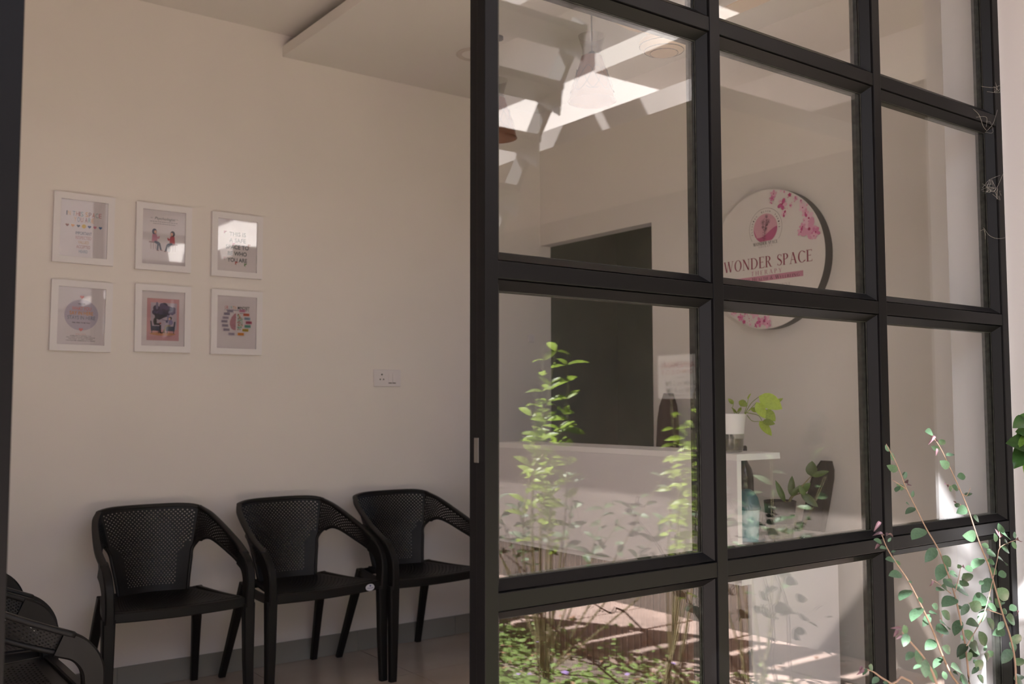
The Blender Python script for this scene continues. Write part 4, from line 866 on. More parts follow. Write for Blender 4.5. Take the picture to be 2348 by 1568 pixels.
for pts in (((1707, 951), (1722, 925), (1741, 909)), ((1707, 951), (1718, 940), (1735, 922)), ((1712, 946), (1738, 952), (1748, 966)), ((1713, 952), (1725, 965), (1742, 966)), ((1708, 950), (1724, 938), (1766, 934)), ((1686, 952), (1680, 936), (1682, 926)), ((1690, 951), (1700, 938), (1694, 922)), ((1706, 951), (1713, 928), (1718, 904))):
    obj('stem', tube(bmesh.new(), catmull([on_plane(a, q, pc, 0.02) for a, q in pts], 4), 0.0016, 0.0012, k=6), M['lime'], t, smooth=True)

# ---- charcoal self-watering pot on the desk
kc = Vector((3.150, 2.480, 0.7455))
t = thing('potted_plant', 'charcoal self-watering pot with a few glossy leaves on the desk', 'plant', kc)
pot = obj('pot', lathe(bmesh.new(), [(0.0, 0.062), (0.0525, 0.058), (0.0535, 0.066), (0.0625, 0.149), (0.0600, 0.150), (0.055, 0.138), (0, 0.138)], kc, 40), M['pot_black'], t, smooth='auto')
obj('water_reservoir', lathe(bmesh.new(), [(0.0, 0.001), (0.044, 0.001), (0.0475, 0.008), (0.0575, 0.064), (0.0560, 0.064), (0.046, 0.007), (0, 0.005)], kc, 40), M['clear'], t, smooth='auto')
obj('water', lathe(bmesh.new(), [(0.0, 0.006), (0.0445, 0.006), (0.0525, 0.045), (0.0, 0.045)], kc, 32), M['water'], t, smooth='auto')
obj('wick_cup', lathe(bmesh.new(), [(0.0, 0.012), (0.014, 0.012), (0.018, 0.060), (0.0, 0.060)], kc, 16), M['clear'], t)
obj('soil', lathe(bmesh.new(), [(0.0, 0.1385), (0.052, 0.1385), (0.050, 0.142), (0.0, 0.144)], kc, 24), M['soil'], t)
p = Print(); p.text('KYARI', 0, 0, 0.0078, 0.030, (0.75, 0.75, 0.76), 0.0)
n_ = Vector((-kc.x, -kc.y, 0)).normalized(); Uv = Vector((0, 0, 1)).cross(n_); ang = math.radians(-28)
n2 = (n_*math.cos(ang)+Uv*math.sin(ang)).normalized(); U2 = Vector((0, 0, 1)).cross(n2)
p.build('lettering', kc+n2*0.0622+Vector((0, 0, 0.129)), U2, (0, 0, 1), pot)
for (bx, by, tx, ty, me_, off, ws) in ((1800, 1152, 1778, 1101, L_zz, 0.0, 0.75), (1814, 1137, 1816, 1091, L_zz, 0.01, 1.05), (1815, 1137, 1838, 1112, L_zz, 0.02, 1.1), (1832, 1132, 1858, 1107, L_zzr, 0.0, 0.75), (1836, 1130, 1876, 1162, L_zz, 0.03, 1.15), (1860, 1092, 1862, 1057, L_zzr, 0.02, 1.05),
                                       (1862, 1092, 1901, 1080, L_zz, 0.03, 1.0), (1845, 1136, 1832, 1112, L_zzr, 0.04, 0.6)):
    place_leaf(me_, on_plane(bx, by, kc, off), on_plane(tx, ty, kc, off+0.01), t, face=CAM+Vector((-0.6, 0, 0.8)), wscale=ws)
for pts in (((1808, 1153), (1814, 1140), (1824, 1130), (1845, 1108), (1861, 1091)), ((1810, 1153), (1818, 1138), (1836, 1130)), ((1803, 1154), (1800, 1148))):
    P_ = [on_plane(a, q, kc, 0.01) for a, q in pts]; obj('stem', tube(bmesh.new(), catmull(P_, 4) if len(P_) > 2 else P_, 0.0045, 0.0018, k=8), M['bark2'], t, smooth=True)
# ---- small teal and light-blue bin, smoked bottle
bc = Vector((3.000, 2.520, 0.7455))
t = thing('desk_bin', 'small light blue bin with a teal dome lid on the desk', 'bin', bc)
obj('bin_body', lathe(bmesh.new(), [(0, 0.001), (0.040, 0.001), (0.043, 0.004), (0.049, 0.122), (0.046, 0.122), (0.040, 0.006), (0, 0.005)], bc, 36), M['lightblue'], t, smooth='auto')
obj('lid', lathe(bmesh.new(), [(0.0535, 0.123), (0.0535, 0.132), (0.050, 0.137), (0.0475, 0.150), (0.042, 0.170), (0.030, 0.189), (0.015, 0.199), (0, 0.201)], bc, 36), M['teal'], t, smooth='auto')
tc_ = Vector((3.200, 2.705, 0.7455)); s_ = 1.0
t = thing('water_bottle', 'smoked dark glass bottle behind the teal lidded bin', 'bottle', tc_)
obj('bottle_body', lathe(bmesh.new(), [(0, 0.001), (0.041, 0.001), (0.044, 0.006), (0.044, 0.195), (0.0435, 0.198), (0.044, 0.201), (0.043, 0.235), (0.036, 0.262), (0.024, 0.283), (0.017, 0.298), (0.0150, 0.322), (0, 0.322)], tc_, 32), M['bottle'], t, smooth='auto')
obj('cap', lathe(bmesh.new(), [(0, 0.3225), (0.0185, 0.3225), (0.0185, 0.350), (0.015, 0.356), (0, 0.356)], tc_, 20), M['board_black'], t, smooth='auto')

# ---- office chair beside the desk, its back seen edge-on
def seat_chair(name, label, c, ang, mback, mseat, W, ztop, zbot, lean, th, mlow=None):
    """c: floor point under the backrest centre; ang: direction along the backrest's width"""
    t = thing(name, label, 'chair', (c[0], c[1], 0))
    ax = Vector((math.cos(ang), math.sin(ang), 0)); nx = Vector((ax.y, -ax.x, 0))      # nx: the rear side
    b = bmesh.new(); rows = []
    N1, N2 = 12, 8
    for i in range(N1+1):
        v = i/N1; zc = zbot+(ztop-zbot)*v; wv = W/2*(1-0.10*v)*(1-(max(0, v-0.85)/0.15)**2*0.35); th_ = 1-(max(0, v-0.86)/0.14)**2*0.75
        rows.append([Vector((c[0], c[1], zc))+ax*(wv*(2*j/N2-1))+nx*(lean*(v**1.2)+0.03*(1-(2*j/N2-1)**2)-0.015) for j in range(N2+1)])
    V_ = [[[b.verts.new(p_+nx*s*th/2*(0.55+0.45*math.sin(PI*min(1, 0.15+0.7*i/N1)))*(1-(max(0, i/N1-0.84)/0.16)**2*0.7)) for p_ in r] for i, r in enumerate(rows)] for s in (-1, 1)]
    for s in (0, 1):
        for i in range(N1):
            for j in range(N2): b.faces.new((V_[s][i][j], V_[s][i][j+1], V_[s][i+1][j+1], V_[s][i+1][j]))
    for i in range(N1):
        for j in (0, N2): b.faces.new((V_[0][i][j], V_[1][i][j], V_[1][i+1][j], V_[0][i+1][j]))
    for j in range(N2):
        for i in (0, N1): b.faces.new((V_[0][i][j], V_[0][i][j+1], V_[1][i][j+1], V_[1][i][j]))
    bmesh.ops.recalc_face_normals(b, faces=b.faces); obj('backrest', b, mback, t, smooth='auto')
    sc = Vector((c[0], c[1], 0.45))-nx*0.20
    b = bmesh.new(); vs = []
    for z_ in (0.42, 0.475):
        for a_, d_ in ((-1, -1), (1, -1), (1, 1), (-1, 1)): vs.append(b.verts.new(Vector((sc.x, sc.y, z_))+ax*a_*W*0.5+nx*d_*0.19))
    for q in ((3, 2, 1, 0), (4, 5, 6, 7), (0, 1, 5, 4), (1, 2, 6, 5), (2, 3, 7, 6), (3, 0, 4, 7)): b.faces.new([vs[n] for n in q])
    bmesh.ops.bevel(b, geom=list(b.edges), offset=0.015, segments=2, affect='EDGES'); obj('seat', b, mseat, t, smooth='auto')
    obj('back_bar', sweep(bmesh.new(), [sc+nx*0.15+Vector((0, 0, -0.03)), sc+nx*0.21+Vector((0, 0, 0.02)), Vector((c[0], c[1], zbot+0.08))+nx*0.03], rrect(0.05, 0.012)), M['board_black'], t)
    obj('gas_lift', tube(bmesh.new(), [Vector((sc.x, sc.y, 0.08)), Vector((sc.x, sc.y, 0.42))], 0.025), M['board_black'], t)
    for k in range(5):
        a = k*2*PI/5+0.3; e_ = Vector((sc.x+0.20*math.cos(a), sc.y+0.20*math.sin(a), 0.055))
        l_ = obj('base_leg', sweep(bmesh.new(), [Vector((sc.x, sc.y, 0.10)), e_+Vector((0, 0, 0.015))], rrect(0.04, 0.03, 0.025, 0.02)), M['board_black'], t)
        bb = bmesh.new(); bmesh.ops.create_uvsphere(bb, u_segments=10, v_segments=6, radius=0.024); bmesh.ops.translate(bb, vec=(e_.x, e_.y, 0.0245), verts=bb.verts); obj('castor', bb, M['board_black'], l_, smooth=True)
    return t
seat_chair('office_chair', 'black fabric office chair back rising beside the desk', (3.535, 2.640), math.atan2(2.64, 3.535)+0.04, M['mesh_black'], M['mesh_black'], 0.135, 1.030, 0.58, 0.085, 0.070)
seat_chair('high_backed_chair', 'tall dark brown chair back behind the counter beside the doorway', (3.545, 3.490), math.atan2(3.49, 3.545)+0.02, M['brown_chair'], M['brown_chair'], 0.16, 1.330, 0.56, 0.020, 0.085)

# ================================================================== CEILING FITTINGS
def pendant(c, label):
    t = thing('pendant_lamp', label, 'lamp', c, 0, 'glass pendant lamps over the counter')
    c = Vector(c); z = lambda a: a
    obj('cord', tube(bmesh.new(), [c+Vector((0, 0, 0.215)), Vector((c.x, c.y, SOF-0.012))], 0.0028, k=8), M['wire'], t)
    obj('ceiling_cup', lathe(bmesh.new(), [(0.0, 0), (0.036, 0.0), (0.036, -0.010), (0.02, -0.016), (0, -0.016)], (c.x, c.y, SOF-0.0005), 24), M['wire'], t, smooth='auto')
    prof = [(0.044, 0.195), (0.046, 0.192), (0.053, 0.165), (0.070, 0.115), (0.088, 0.055), (0.098, 0.012), (0.102, 0.0), (0.1005, 0.0), (0.0965, 0.012), (0.0865, 0.055), (0.0685, 0.115), (0.0515, 0.165), (0.043, 0.190), (0.0, 0.192)]
    sh = obj('lamp_shade', lathe(bmesh.new(), prof, c, 48), M['shade'], t, smooth='auto')
    b = bmesh.new()
    for k in range(7):
        pts = []; a = k*0.9
        for j in range(26):
            h_ = 0.03+0.11*(0.5+0.5*math.sin(j*0.42+k)); r_ = 0.0985-0.30*(h_)-0.0005+0.0; r_ = 0.104-0.288*h_; a += 0.13; pts.append(c+Vector((r_*math.cos(a), r_*math.sin(a), h_)))
        tube(b, pts, 0.0007, k=4)
    w_ = obj('swirl_wire', b, M['wire'], sh); 
    obj('socket', lathe(bmesh.new(), [(0, 0.16), (0.018, 0.16), (0.020, 0.205), (0.012, 0.216), (0, 0.216)], c, 20), M['board_black'], t, smooth='auto')
    obj('collar', lathe(bmesh.new(), [(0.040, 0.196), (0.041, 0.225), (0.046, 0.245), (0.058, 0.285), (0.0565, 0.285), (0.0445, 0.245), (0.0395, 0.225), (0.0385, 0.196)], c, 40), M['collar'], t, smooth='auto')
pendant((2.70, 3.065, 2.556), 'amber smoked pendant lamp in the upper left pane, the nearer one')
pendant((2.70, 3.765, 2.556), 'amber smoked pendant lamp half hidden by the black post')
fc = Vector((2.690, 2.630, 2.632))
t = thing('ceiling_fan', 'cream ceiling fan above the counter', 'fan', fc)
obj('hub', lathe(bmesh.new(), [(0, 0.0), (0.052, 0.002), (0.0535, 0.004), (0.056, 0.004), (0.074, 0.012), (0.0755, 0.015), (0.078, 0.014), (0.092, 0.026), (0.096, 0.036), (0.096, 0.046), (0.088, 0.056), (0.060, 0.072), (0, 0.076)], fc, 48), M['fan'], t, smooth='auto')
for r_, zz_ in ((0.0535, 0.0022), (0.0760, 0.0115), (0.0945, 0.0300)):
    obj('groove_line', lathe(bmesh.new(), [(r_, zz_+0.0016), (r_, zz_-0.0004), (r_+0.0012, zz_+0.0004), (r_+0.0012, zz_+0.002)], fc, 48), M['brown_chair'], t)
obj('downrod', tube(bmesh.new(), [fc+Vector((0, 0, 0.075)), Vector((fc.x, fc.y, SOF-0.03))], 0.011, k=12), M['fan'], t, smooth='auto')
obj('canopy', lathe(bmesh.new(), [(0.014, 0), (0.045, 0.03), (0.055, 0.0525), (0, 0.0525)], (fc.x, fc.y, SOF-0.053), 28), M['fan'], t, smooth='auto')
for a in (200, 335, 268):
    a = math.radians(a); d = Vector((math.cos(a), math.sin(a), 0)); s_ = Vector((-d.y, d.x, 0)); b = bmesh.new(); rows = []
    for k, (r_, w_) in enumerate(((0.16, 0.060), (0.20, 0.100), (0.30, 0.125), (0.42, 0.132), (0.55, 0.128), (0.585, 0.105), (0.60, 0.05))):
        rows.append([b.verts.new(fc+d*r_+s_*(w_/2*q)+Vector((0, 0, 0.052+0.012*q+zt))) for zt in (0, 0.004) for q in (-1, 1)])
    for r0_, r1_ in zip(rows, rows[1:]):
        for q in ((0, 1), (1, 3), (3, 2), (2, 0)): b.faces.new((r0_[q[0]], r0_[q[1]], r1_[q[1]], r1_[q[0]]))
    b.faces.new((rows[0][0], rows[0][1], rows[0][3], rows[0][2])); b.faces.new((rows[-1][0], rows[-1][1], rows[-1][3], rows[-1][2]))
    bmesh.ops.recalc_face_normals(b, faces=b.faces); bl = obj('blade', b, M['fan'], t)
    b = bmesh.new(); vs = [b.verts.new(fc+d*r_+s_*(w_/2*q)+Vector((0, 0, z_))) for z_ in (0.047, 0.051) for r_, w_, q in ((0.07, 0.03, -1), (0.20, 0.06, -1), (0.20, 0.06, 1), (0.07, 0.03, 1))]
    for q in ((3, 2, 1, 0), (4, 5, 6, 7), (0, 1, 5, 4), (1, 2, 6, 5), (2, 3, 7, 6), (3, 0, 4, 7)): b.faces.new([vs[n] for n in q])
    obj('blade_arm', b, M['fan'], bl)
dc = Vector((2.745, 4.015, SOF-0.0005))
t = thing('downlight', 'round recessed downlight in the dropped ceiling beside the black post', 'lamp', dc)
obj('ring', lathe(bmesh.new(), [(0.062, 0.0), (0.092, 0.0), (0.094, -0.004), (0.088, -0.008), (0.066, -0.005), (0.062, 0.0)], dc, 48), mat('grey lamp ring', (0.58, 0.53, 0.49), 0.5), t, smooth='auto')
obj('diffuser', lathe(bmesh.new(), [(0, -0.0035), (0.0655, -0.0035), (0.0655, -0.0005), (0, -0.0005)], dc, 40), M['ceil'], t, smooth='auto')

# ================================================================== SHRUB IN FRONT OF THE GLASS (bottom right)
bush = thing('garden_shrub', 'tall thin stems with small round leaves in front of the right window bay', 'plant', (2.72, 1.36, -0.15))
Lr = leaf_mesh('leaf', 1, 0.52, M['leaf'], 0.55, 0.06, 0.12); Lr2 = leaf_mesh('leaf', 1, 0.50, M['leaf_dark'], 0.55, 0.12, 0.2); Ld = leaf_mesh('leaf', 1, 0.34, M['leaf_dry'], 0.8, 0.7, 1.3)
def bz(cx_, cy_, Y): return at(1940+cx_/2.4975, 940+cy_/2.4975, 'y', Y)
stems = {'A': (1.33, [(230, 195), (290, 310), (345, 450), (400, 560), (460, 680), (530, 800), (580, 930), (620, 1050), (655, 1200), (680, 1330), (695, 1450), (705, 1568)], 'root'),
 'B': (1.28, [(470, 130), (530, 200), (590, 320), (650, 450), (700, 570), (740, 690), (775, 790), (820, 900), (860, 1040), (900, 1180), (940, 1300), (965, 1420), (975, 1568)], 'root'),
 'C': (1.24, [(205, 715), (235, 790), (290, 880), (345, 960), (400, 1060), (450, 1160), (500, 1270), (550, 1400), (600, 1510), (640, 1568)], 'root'),
 'D': (1.26, [(985, 740), (930, 760), (880, 790), (865, 860), (845, 950), (820, 1060), (795, 1150), (760, 1230), (725, 1290), (690, 1350)], None),
 'D2': (1.26, [(878, 690), (880, 740), (880, 790)], None), 'E': (1.02, [(320, 1270), (380, 1340), (440, 1410), (490, 1490), (520, 1568)], 'root'),
 'F': (1.20, [(90, 1480), (150, 1495), (200, 1530), (260, 1568)], 'root'), 'G': (1.30, [(658, 885), (645, 960), (625, 1040)], None), 'H': (1.27, [(700, 1105), (800, 1140), (890, 1170)], None), 'I': (1.31, [(265, 400), (345, 452)], None),
 'J': (1.29, [(575, 425), (620, 440), (650, 455)], None), 'K': (1.29, [(712, 445), (690, 490), (665, 480)], None), 'L': (1.29, [(620, 528), (660, 545), (700, 580)], None), 'N': (1.31, [(490, 970), (540, 1000), (600, 1050)], None), 'O': (1.31, [(535, 1145), (560, 1260), (545, 1300)], None)}
SP = {}
for k, (Y, pts, root) in stems.items():
    P_ = [bz(a, q, Y) for a, q in pts]; SP[k] = Y
    if root: e_ = P_[-1]; d_ = (P_[-1]-P_[-2]).normalized(); P_ += [e_+d_*0.15, Vector((2.74+random.uniform(-0.05, 0.05), 1.30+random.uniform(-0.05, 0.05), -0.15))]
    C_ = catmull(P_, 4) if len(P_) > 2 else P_
    obj('stem', tube(bmesh.new(), C_, 0.0009 if root else 0.0007, 0.0034 if root else 0.0013, k=6), M['bark'], bush, smooth=True)
LV = [('A', 295, 348, 236, 318), ('A', 270, 290, 258, 240), ('A', 245, 238, 225, 200), ('A', 325, 375, 338, 352, 'x'), ('A', 350, 430, 372, 400, 'd'), ('A', 335, 395, 346, 352), ('A', 330, 455, 290, 425), ('A', 285, 470, 305, 432), ('A', 380, 500, 384, 460), ('A', 395, 560, 340, 592), ('A', 362, 545, 345, 530, 'x'),
 ('A', 448, 682, 378, 735), ('A', 515, 790, 455, 868), ('A', 550, 835, 606, 898), ('A', 568, 880, 522, 975), ('A', 590, 935, 643, 945), ('A', 610, 1000, 575, 975), ('A', 620, 1020, 705, 1050), ('A', 628, 1075, 552, 1120), ('A', 640, 1140, 665, 1120), ('A', 655, 1200, 620, 1290), ('A', 682, 1320, 655, 1290), ('A', 676, 1260, 735, 1325),
 ('A', 690, 1380, 650, 1425), ('A', 695, 1390, 720, 1435), ('A', 702, 1350, 778, 1372, 'k'), ('A', 690, 1340, 638, 1405, 'k'), ('B', 495, 130, 457, 122, 'x'), ('B', 535, 228, 490, 208), ('B', 532, 170, 570, 198), ('B', 575, 262, 620, 250), ('B', 590, 330, 540, 292), ('B', 635, 380, 688, 380), ('B', 510, 150, 482, 178, 'd'), ('B', 520, 220, 520, 250, 'd'), ('B', 515, 165, 520, 195, 'd'),
 ('B', 605, 432, 645, 460), ('B', 590, 435, 612, 465, 'x'), ('B', 565, 428, 590, 418, 'd'), ('B', 685, 495, 718, 470), ('B', 690, 560, 637, 588), ('B', 728, 612, 765, 632), ('B', 620, 540, 655, 550, 'x'), ('B', 615, 525, 635, 525, 'd'), ('B', 745, 720, 674, 720), ('B', 775, 768, 822, 785), ('B', 805, 820, 858, 820), ('B', 785, 850, 720, 905), ('B', 808, 860, 855, 880),
 ('B', 823, 900, 862, 945), ('B', 835, 965, 780, 1045), ('B', 870, 945, 922, 935), ('B', 865, 1020, 935, 1090), ('B', 835, 1090, 812, 1070), ('B', 888, 1110, 912, 1100), ('B', 885, 1130, 855, 1080), ('B', 890, 1155, 925, 1150), ('B', 935, 1145, 978, 1120), ('B', 915, 1185, 975, 1215), ('B', 900, 1210, 870, 1260), ('B', 910, 1260, 843, 1285), ('B', 945, 1300, 1012, 1320), ('B', 945, 1370, 893, 1450),
 ('B', 970, 1420, 1019, 1462), ('B', 975, 1145, 995, 1180, 'd'), ('B', 960, 1540, 1015, 1556), ('B', 810, 1115, 775, 1135, 'k'), ('B', 800, 1070, 728, 1105), ('C', 195, 640, 172, 672, 'd'), ('C', 215, 720, 175, 690, 'd'), ('C', 205, 760, 160, 740), ('C', 232, 790, 195, 788), ('C', 240, 755, 258, 730), ('C', 232, 722, 262, 690, 'd'), ('C', 190, 770, 172, 782, 'd'), ('C', 258, 815, 285, 805), ('C', 278, 862, 228, 852),
 ('C', 285, 858, 310, 890), ('C', 318, 940, 248, 945), ('C', 370, 1030, 305, 1085), ('C', 355, 980, 380, 988, 'x'), ('C', 410, 1080, 445, 1100, 'x'), ('C', 432, 1130, 372, 1205), ('C', 480, 1170, 440, 1240), ('C', 475, 1160, 524, 1165), ('C', 490, 1115, 532, 1135), ('C', 545, 1150, 602, 1200), ('C', 540, 1215, 595, 1250), ('C', 512, 1262, 590, 1255), ('C', 510, 1320, 455, 1370), ('C', 548, 1355, 610, 1390, 'k'),
 ('C', 550, 1415, 500, 1475), ('C', 555, 1495, 575, 1545), ('C', 600, 1470, 680, 1500, 'k'), ('C', 610, 1500, 650, 1520, 'k'), ('C', 650, 1545, 705, 1555), ('D', 860, 755, 850, 705), ('D', 900, 705, 872, 650, 'x'), ('D', 890, 705, 940, 735), ('D', 895, 725, 865, 700, 'd'), ('D', 950, 750, 975, 798), ('D', 965, 735, 965, 695, 'x'), ('D', 985, 728, 990, 768, 'd'), ('D', 888, 785, 940, 815), ('D', 870, 848, 925, 885),
 ('D', 905, 750, 930, 762), ('D', 840, 970, 830, 975), ('D', 795, 1145, 760, 1222), ('D', 805, 1190, 855, 1262, 'k'), ('D', 752, 1220, 696, 1218, 'k'), ('D', 760, 1265, 806, 1358, 'k'), ('D', 765, 1000, 785, 975), ('G', 658, 890, 675, 920, 'd'), ('G', 655, 905, 640, 885), ('G', 680, 910, 730, 908), ('G', 670, 935, 718, 980), ('G', 650, 975, 705, 1010), ('G', 650, 1010, 630, 1030), ('H', 700, 1110, 660, 1175), ('H', 705, 1105, 782, 1142), ('H', 810, 1112, 868, 1148),
 ('E', 315, 1245, 255, 1250, 'd'), ('E', 300, 1260, 262, 1310, 'd'), ('E', 318, 1290, 290, 1312, 'd'), ('E', 330, 1230, 345, 1290, 'x'), ('E', 350, 1280, 330, 1352), ('E', 385, 1385, 342, 1430), ('E', 402, 1370, 425, 1465), ('E', 455, 1425, 455, 1535), ('E', 490, 1470, 505, 1565), ('E', 430, 1460, 385, 1480, 'x'), ('F', 100, 1470, 70, 1490, 'd'), ('F', 98, 1480, 82, 1510, 'd'), ('F', 120, 1480, 95, 1518), ('F', 128, 1465, 158, 1485), ('F', 185, 1530, 150, 1565), ('F', 210, 1560, 245, 1562, 'x'),
 ('N', 492, 975, 490, 1015, 'd'), ('N', 500, 975, 512, 995, 'd'), ('N', 545, 1010, 590, 1030, 'k'), ('N', 560, 1000, 615, 990), ('N', 555, 1025, 518, 1030), ('B', 735, 1440, 790, 1480), ('B', 760, 1470, 720, 1510), ('A', 750, 1520, 798, 1562, 'k'), ('A', 730, 1450, 785, 1445), ('B', 790, 1380, 805, 1345), ('B', 812, 1378, 840, 1415), ('B', 790, 1395, 825, 1440, 'k'), ('A', 700, 1405, 770, 1375, 'k')]
for lv in LV:
    k, bx, by, tx, ty = lv[:5]; ty_ = lv[5] if len(lv) > 5 else ''
    Y = SP[k]+random.uniform(-0.02, 0.02); a_, c_ = bz(bx, by, Y), bz(tx, ty, Y+random.uniform(-0.006, 0.006))
    me_ = Ld if ty_ == 'd' else Lr2 if ty_ in ('k',) else Lr
    if ty_ == 'd': c_ = a_+(c_-a_)*(0.55 if k == 'E' else 0.95)
    place_leaf(me_, a_, c_, bush, face=CAM+Vector((random.uniform(-1.2, 0.6), 0, random.uniform(0.2, 1.6))), wscale=random.uniform(0.82, 1.08) if ty_ != 'd' else random.uniform(1.0, 1.7), roll=random.uniform(-0.45, 0.45) if ty_ != 'd' else random.uniform(-1, 1))
# lower body of the shrub, below the frame: a few more leaves to feed the mirror image
for k in range(60):
    z_ = random.uniform(0.05, 0.66); p_ = Vector((2.55+random.uniform(-0.25, 0.45), 1.27+random.uniform(-0.12, 0.10), z_)); a = random.uniform(0, 2*PI)
    place_leaf(Lr if k % 3 else Lr2, p_, p_+Vector((math.cos(a)*0.035, math.sin(a)*0.03, random.uniform(-0.02, 0.015))), bush, face=p_+Vector((-0.3, -0.5, 1)))
# dark leaves poking in at the right edge
t = thing('ficus_branch', 'dark glossy leaves poking in at the right edge of the picture', 'plant', at(2375, 1010, 'y', 1.30))
Lf = leaf_mesh('leaf', 1, 0.48, mat_leaf('dark ficus leaf', (0.03, 0.075, 0.02), trans=0.15, rough=0.25), 0.9, 0.15, 0.25); Lf2 = leaf_mesh('leaf', 1, 0.44, mat_leaf('young ficus leaf', (0.16, 0.30, 0.05), trans=0.3, rough=0.3), 0.9, 0.15, 0.25)
for me_, a in ((Lf, (2362, 966, 2330, 972)), (Lf, (2366, 1030, 2322, 1010)), (Lf2, (2356, 990, 2334, 1020)), (Lf, (2368, 1022, 2330, 1062)), (Lf, (2372, 1000, 2340, 985)), (Lf2, (2378, 1040, 2352, 1078)), (Lf, (2380, 975, 2352, 950))):
    place_leaf(me_, at(a[0], a[1], 'y', 1.30), at(a[2], a[3], 'y', 1.29), t, face=CAM+Vector((0, 0, 1)))
obj('twig', tube(bmesh.new(), catmull([at(2420, 1100, 'y', 1.30), at(2385, 1050, 'y', 1.30), at(2366, 1010, 'y', 1.30), at(2360, 965, 'y', 1.30)], 4), 0.003, 0.0015, k=6), M['bark2'], t)
# cobwebs on the right jamb
t = thing('cobwebs', 'thin cobweb threads on the right end of the black frame', 'cobweb', at(2285, 420, 'y', FY)); b = bmesh.new(); rnd = random.Random(8)
for pts in (((2250, 196), (2278, 200), (2292, 198), (2312, 190), (2335, 178)), ((2232, 250), (2246, 262), (2256, 290), (2264, 300)), ((2262, 300), (2278, 284), (2288, 250)), ((2240, 268), (2262, 268), (2262, 290)), ((2250, 435), (2262, 430), (2282, 440), (2300, 395)), ((2256, 520), (2270, 540), (2290, 548), (2315, 540)), ((2254, 430), (2270, 412), (2292, 400)), ((2262, 210), (2290, 214), (2300, 208))):
    P_ = [at(a+rnd.uniform(-2, 2), q+rnd.uniform(-2, 2), 'y', FY-0.004) for a, q in pts]; tube(b, catmull(P_, 5), 0.0003, k=3)
for k in range(26):
    x_, y_ = rnd.choice(((2262, 432), (2272, 425), (2284, 445), (2258, 540), (2270, 290), (2288, 200))); pts = [(x_+rnd.uniform(-12, 12), y_+rnd.uniform(-14, 14)) for _ in range(3)]
    tube(b, catmull([at(a, q, 'y', FY-0.003) for a, q in pts], 4), 0.00022, k=3)
tag(obj('threads', b, M['web'], t), kind='stuff')

# ================================================================== GARDEN (mirrored in the panes)
def leafy(name, verts_faces, m, parent):
    me = bpy.data.meshes.new(name); me.from_pydata(*verts_faces); me.materials.append(m); return link(name, me, parent)
def cloud(gen, n, size, asp=0.5, loc=Vector((0, 0, 0)), flat=0.5, rnd=random):
    V, F = [], []
    for _ in range(n):
        c = gen(); a = rnd.uniform(0, 2*PI); L = size*rnd.uniform(0.6, 1.3)
        d = Vector((math.cos(a), math.sin(a), rnd.uniform(-0.9, 0.5)*(1-flat)-0.1)).normalized(); s = d.cross(Vector((rnd.uniform(-0.5, 0.5), rnd.uniform(-0.5, 0.5), 1))).normalized()*asp*L/2
        i = len(V); c = c-loc; nz = d.cross(s).normalized()*L*0.08
        V += [tuple(c), tuple(c+d*L*0.3+s*0.9+nz), tuple(c+d*L*0.7+s*0.75), tuple(c+d*L), tuple(c+d*L*0.7-s*0.75), tuple(c+d*L*0.3-s*0.9+nz)]
        F += [(i, i+1, i+2, i+3), (i, i+3, i+4, i+5)]
    return V, [], F
rg = random.Random(21)
def ground_gen(x0, x1, y0, y1, zt):
    def g():
        while True:
            x, y = rg.uniform(x0, x1), rg.uniform(y0, y1)
            n_ = noise.noise(Vector((x*1.3, y*1.3, 0)))
            if rg.random() < 0.55+n_*1.1: return Vector((x, y, -0.155+abs(rg.gauss(0, zt))))
    return g
cv = leafy('ground_cover', cloud(ground_gen(1.9, 3.8, -2.2, 0.80, 0.07), 9000, 0.045, 0.7, rnd=rg), M['cover'], None); tag(cv, 'low green ground cover with heart-shaped leaves outside the window', 'ground cover', None, 'stuff')
lt = leafy('leaf_litter', cloud(ground_gen(1.6, 4.7, -5.0, 0.6, 0.022), 3400, 0.075, 0.45, flat=0.9, rnd=rg), M['litter'], None); tag(lt, 'dry reddish leaf litter on the garden soil', 'leaves', None, 'stuff')
fl = leafy('violet_flowers', cloud(ground_gen(2.2, 3.6, -1.2, 0.5, 0.10), 60, 0.030, 0.9, rnd=rg), M['flower'], None); tag(fl, 'tiny violet flowers among the ground cover', 'flowers', None, 'stuff')
Ls = leaf_mesh('leaf', 1, 0.36, M['sunleaf'], 0.9, 0.25, 0.2)
Ls2 = leaf_mesh('leaf', 1, 0.36, M['cover2'], 0.9, 0.25, 0.2)
def shrub(name, label, base, shoots, llen, nleaf, rnd, spread=0.9, lm=None):
    """shoots: list of tip points; leaves in pairs along the upper part of each shoot"""
    t = thing(name, label, 'plant', base); base = Vector(base)
    for tip in shoots:
        tip = Vector(tip); mid = base.lerp(tip, 0.5)+Vector((rnd.uniform(-0.08, 0.08), rnd.uniform(-0.08, 0.08), 0.05)); C_ = catmull([base+Vector((rnd.uniform(-0.05, 0.05), rnd.uniform(-0.05, 0.05), 0)), mid, tip], 10)
        obj('stem', tube(bmesh.new(), C_, 0.006, 0.0018, k=5), M['bark2'], t)
        for k in range(nleaf):
            f = 0.55+0.45*(k+0.5)/nleaf; p_ = C_[min(len(C_)-1, int(f*(len(C_)-1)))]; a = k*2.4+rnd.uniform(-0.4, 0.4)
            d = Vector((math.cos(a), math.sin(a), rnd.uniform(-0.1, spread))).normalized()*llen*rnd.uniform(0.65, 1.15)
            place_leaf(lm or Ls, p_, p_+d, t, face=p_+Vector((rnd.uniform(-1.0, 0.1), rnd.uniform(0.0, 1.2), 0.8)), wscale=rnd.uniform(0.8, 1.15))
    return t
rs = random.Random(31)
X = 3.0
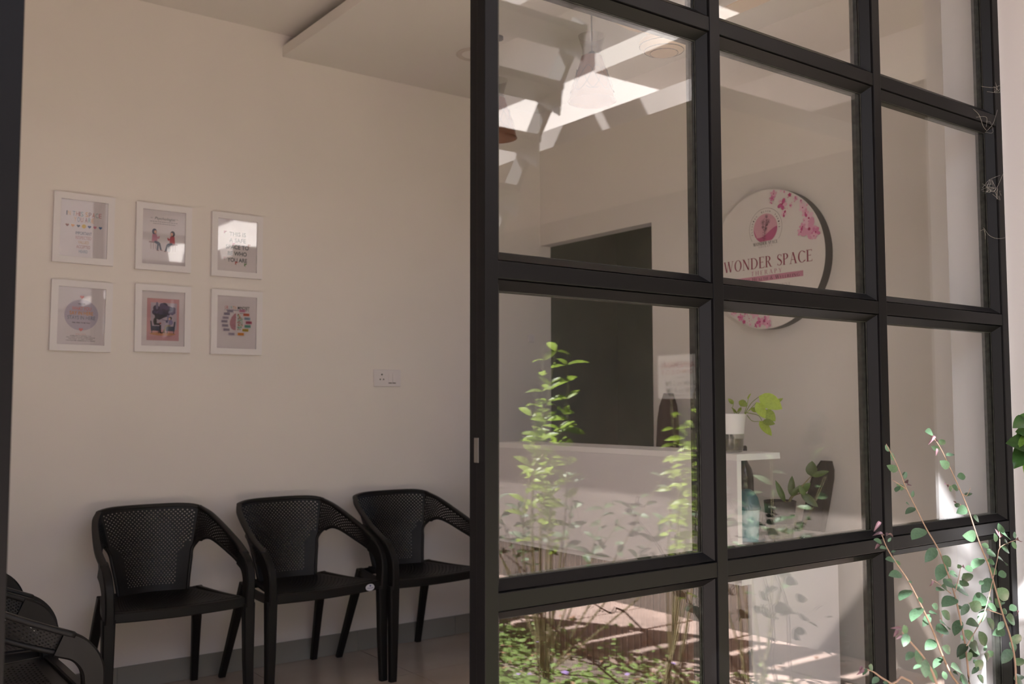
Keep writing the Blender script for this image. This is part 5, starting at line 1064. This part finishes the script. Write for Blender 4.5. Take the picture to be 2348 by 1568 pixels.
shrub('garden_sapling', 'tall sapling with lime leaves mirrored before the dark doorway', (2.95, -0.45, -0.15), [onx(1282, 766, X), onx(1245, 790, X+0.1), onx(1305, 880, X-0.05), onx(1215, 925, X+0.1), onx(1230, 985, X), onx(1290, 960, X), onx(1260, 1040, X+0.05), onx(1300, 800, X), onx(1262, 860, X-0.05), onx(1230, 900, X+0.1)], 0.095, 17, rs)
shrub('hanging_shrub', 'drooping lime leaved shrub mirrored beside the clinic sign', (3.05, 0.20, -0.15), [onx(1590, 900, X), onx(1555, 950, X), onx(1600, 960, X+0.1), onx(1565, 1000, X), onx(1590, 1050, X+0.1), onx(1540, 915, X+0.3), onx(1600, 1120, X), onx(1575, 930, X-0.1), onx(1590, 980, X-0.1)], 0.085, 15, rs, 0.0)
shrub('leafy_bush', 'broad garden bush mirrored faintly across the white counter', (3.3, -0.9, -0.15), [(3.0+0.08*k, -1.5+0.15*k, 0.85+0.12*math.sin(k*1.7)) for k in range(11)], 0.09, 14, rs, lm=Ls2)
shrub('corner_bush', 'dark leaved bush mirrored in the middle window bay', (3.55, 0.35, -0.15), [(3.35+0.06*k, 0.0+0.10*k, 0.95+0.15*math.sin(k*2.1)) for k in range(7)], 0.08, 10, rs, lm=Ls2)
# unseen tree added to shade the shrub by the glass, with its crown
tr = thing('added_shade_tree', 'unseen leafy tree added west of the garden to dapple the light', 'tree', (-1.6, -1.9, -0.15))
obj('trunk', tube(bmesh.new(), catmull([(-1.6, -1.9, -0.15), (-1.55, -1.85, 1.5), (-1.2, -1.75, 3.2), (-0.8, -1.6, 4.4)], 6), 0.11, 0.05, k=10), M['bark2'], tr, smooth=True)
for k in range(7):
    a = k*0.9; obj('branch', tube(bmesh.new(), catmull([(-1.1, -1.7, 3.3+0.1*k), (-0.6+0.5*math.cos(a), -1.5+0.5*math.sin(a), 4.0+0.1*k), (-0.3+1.2*math.cos(a), -1.4+0.9*math.sin(a), 4.4+0.15*k)], 4), 0.035, 0.01, k=6), M['bark2'], tr)
def crown():
    while True:
        p_ = Vector((rg.uniform(-1, 1), rg.uniform(-1, 1), rg.uniform(-1, 1)))
        if p_.length < 1: break
    return Vector((-0.75+p_.x*1.35, -1.40+p_.y*1.0, 4.7+p_.z*0.9))
me = leafy('foliage', cloud(crown, 1500, 0.17, 0.5, loc=tr.location, flat=0.3, rnd=rg), M['cover'], tr); me['kind'] = 'stuff'
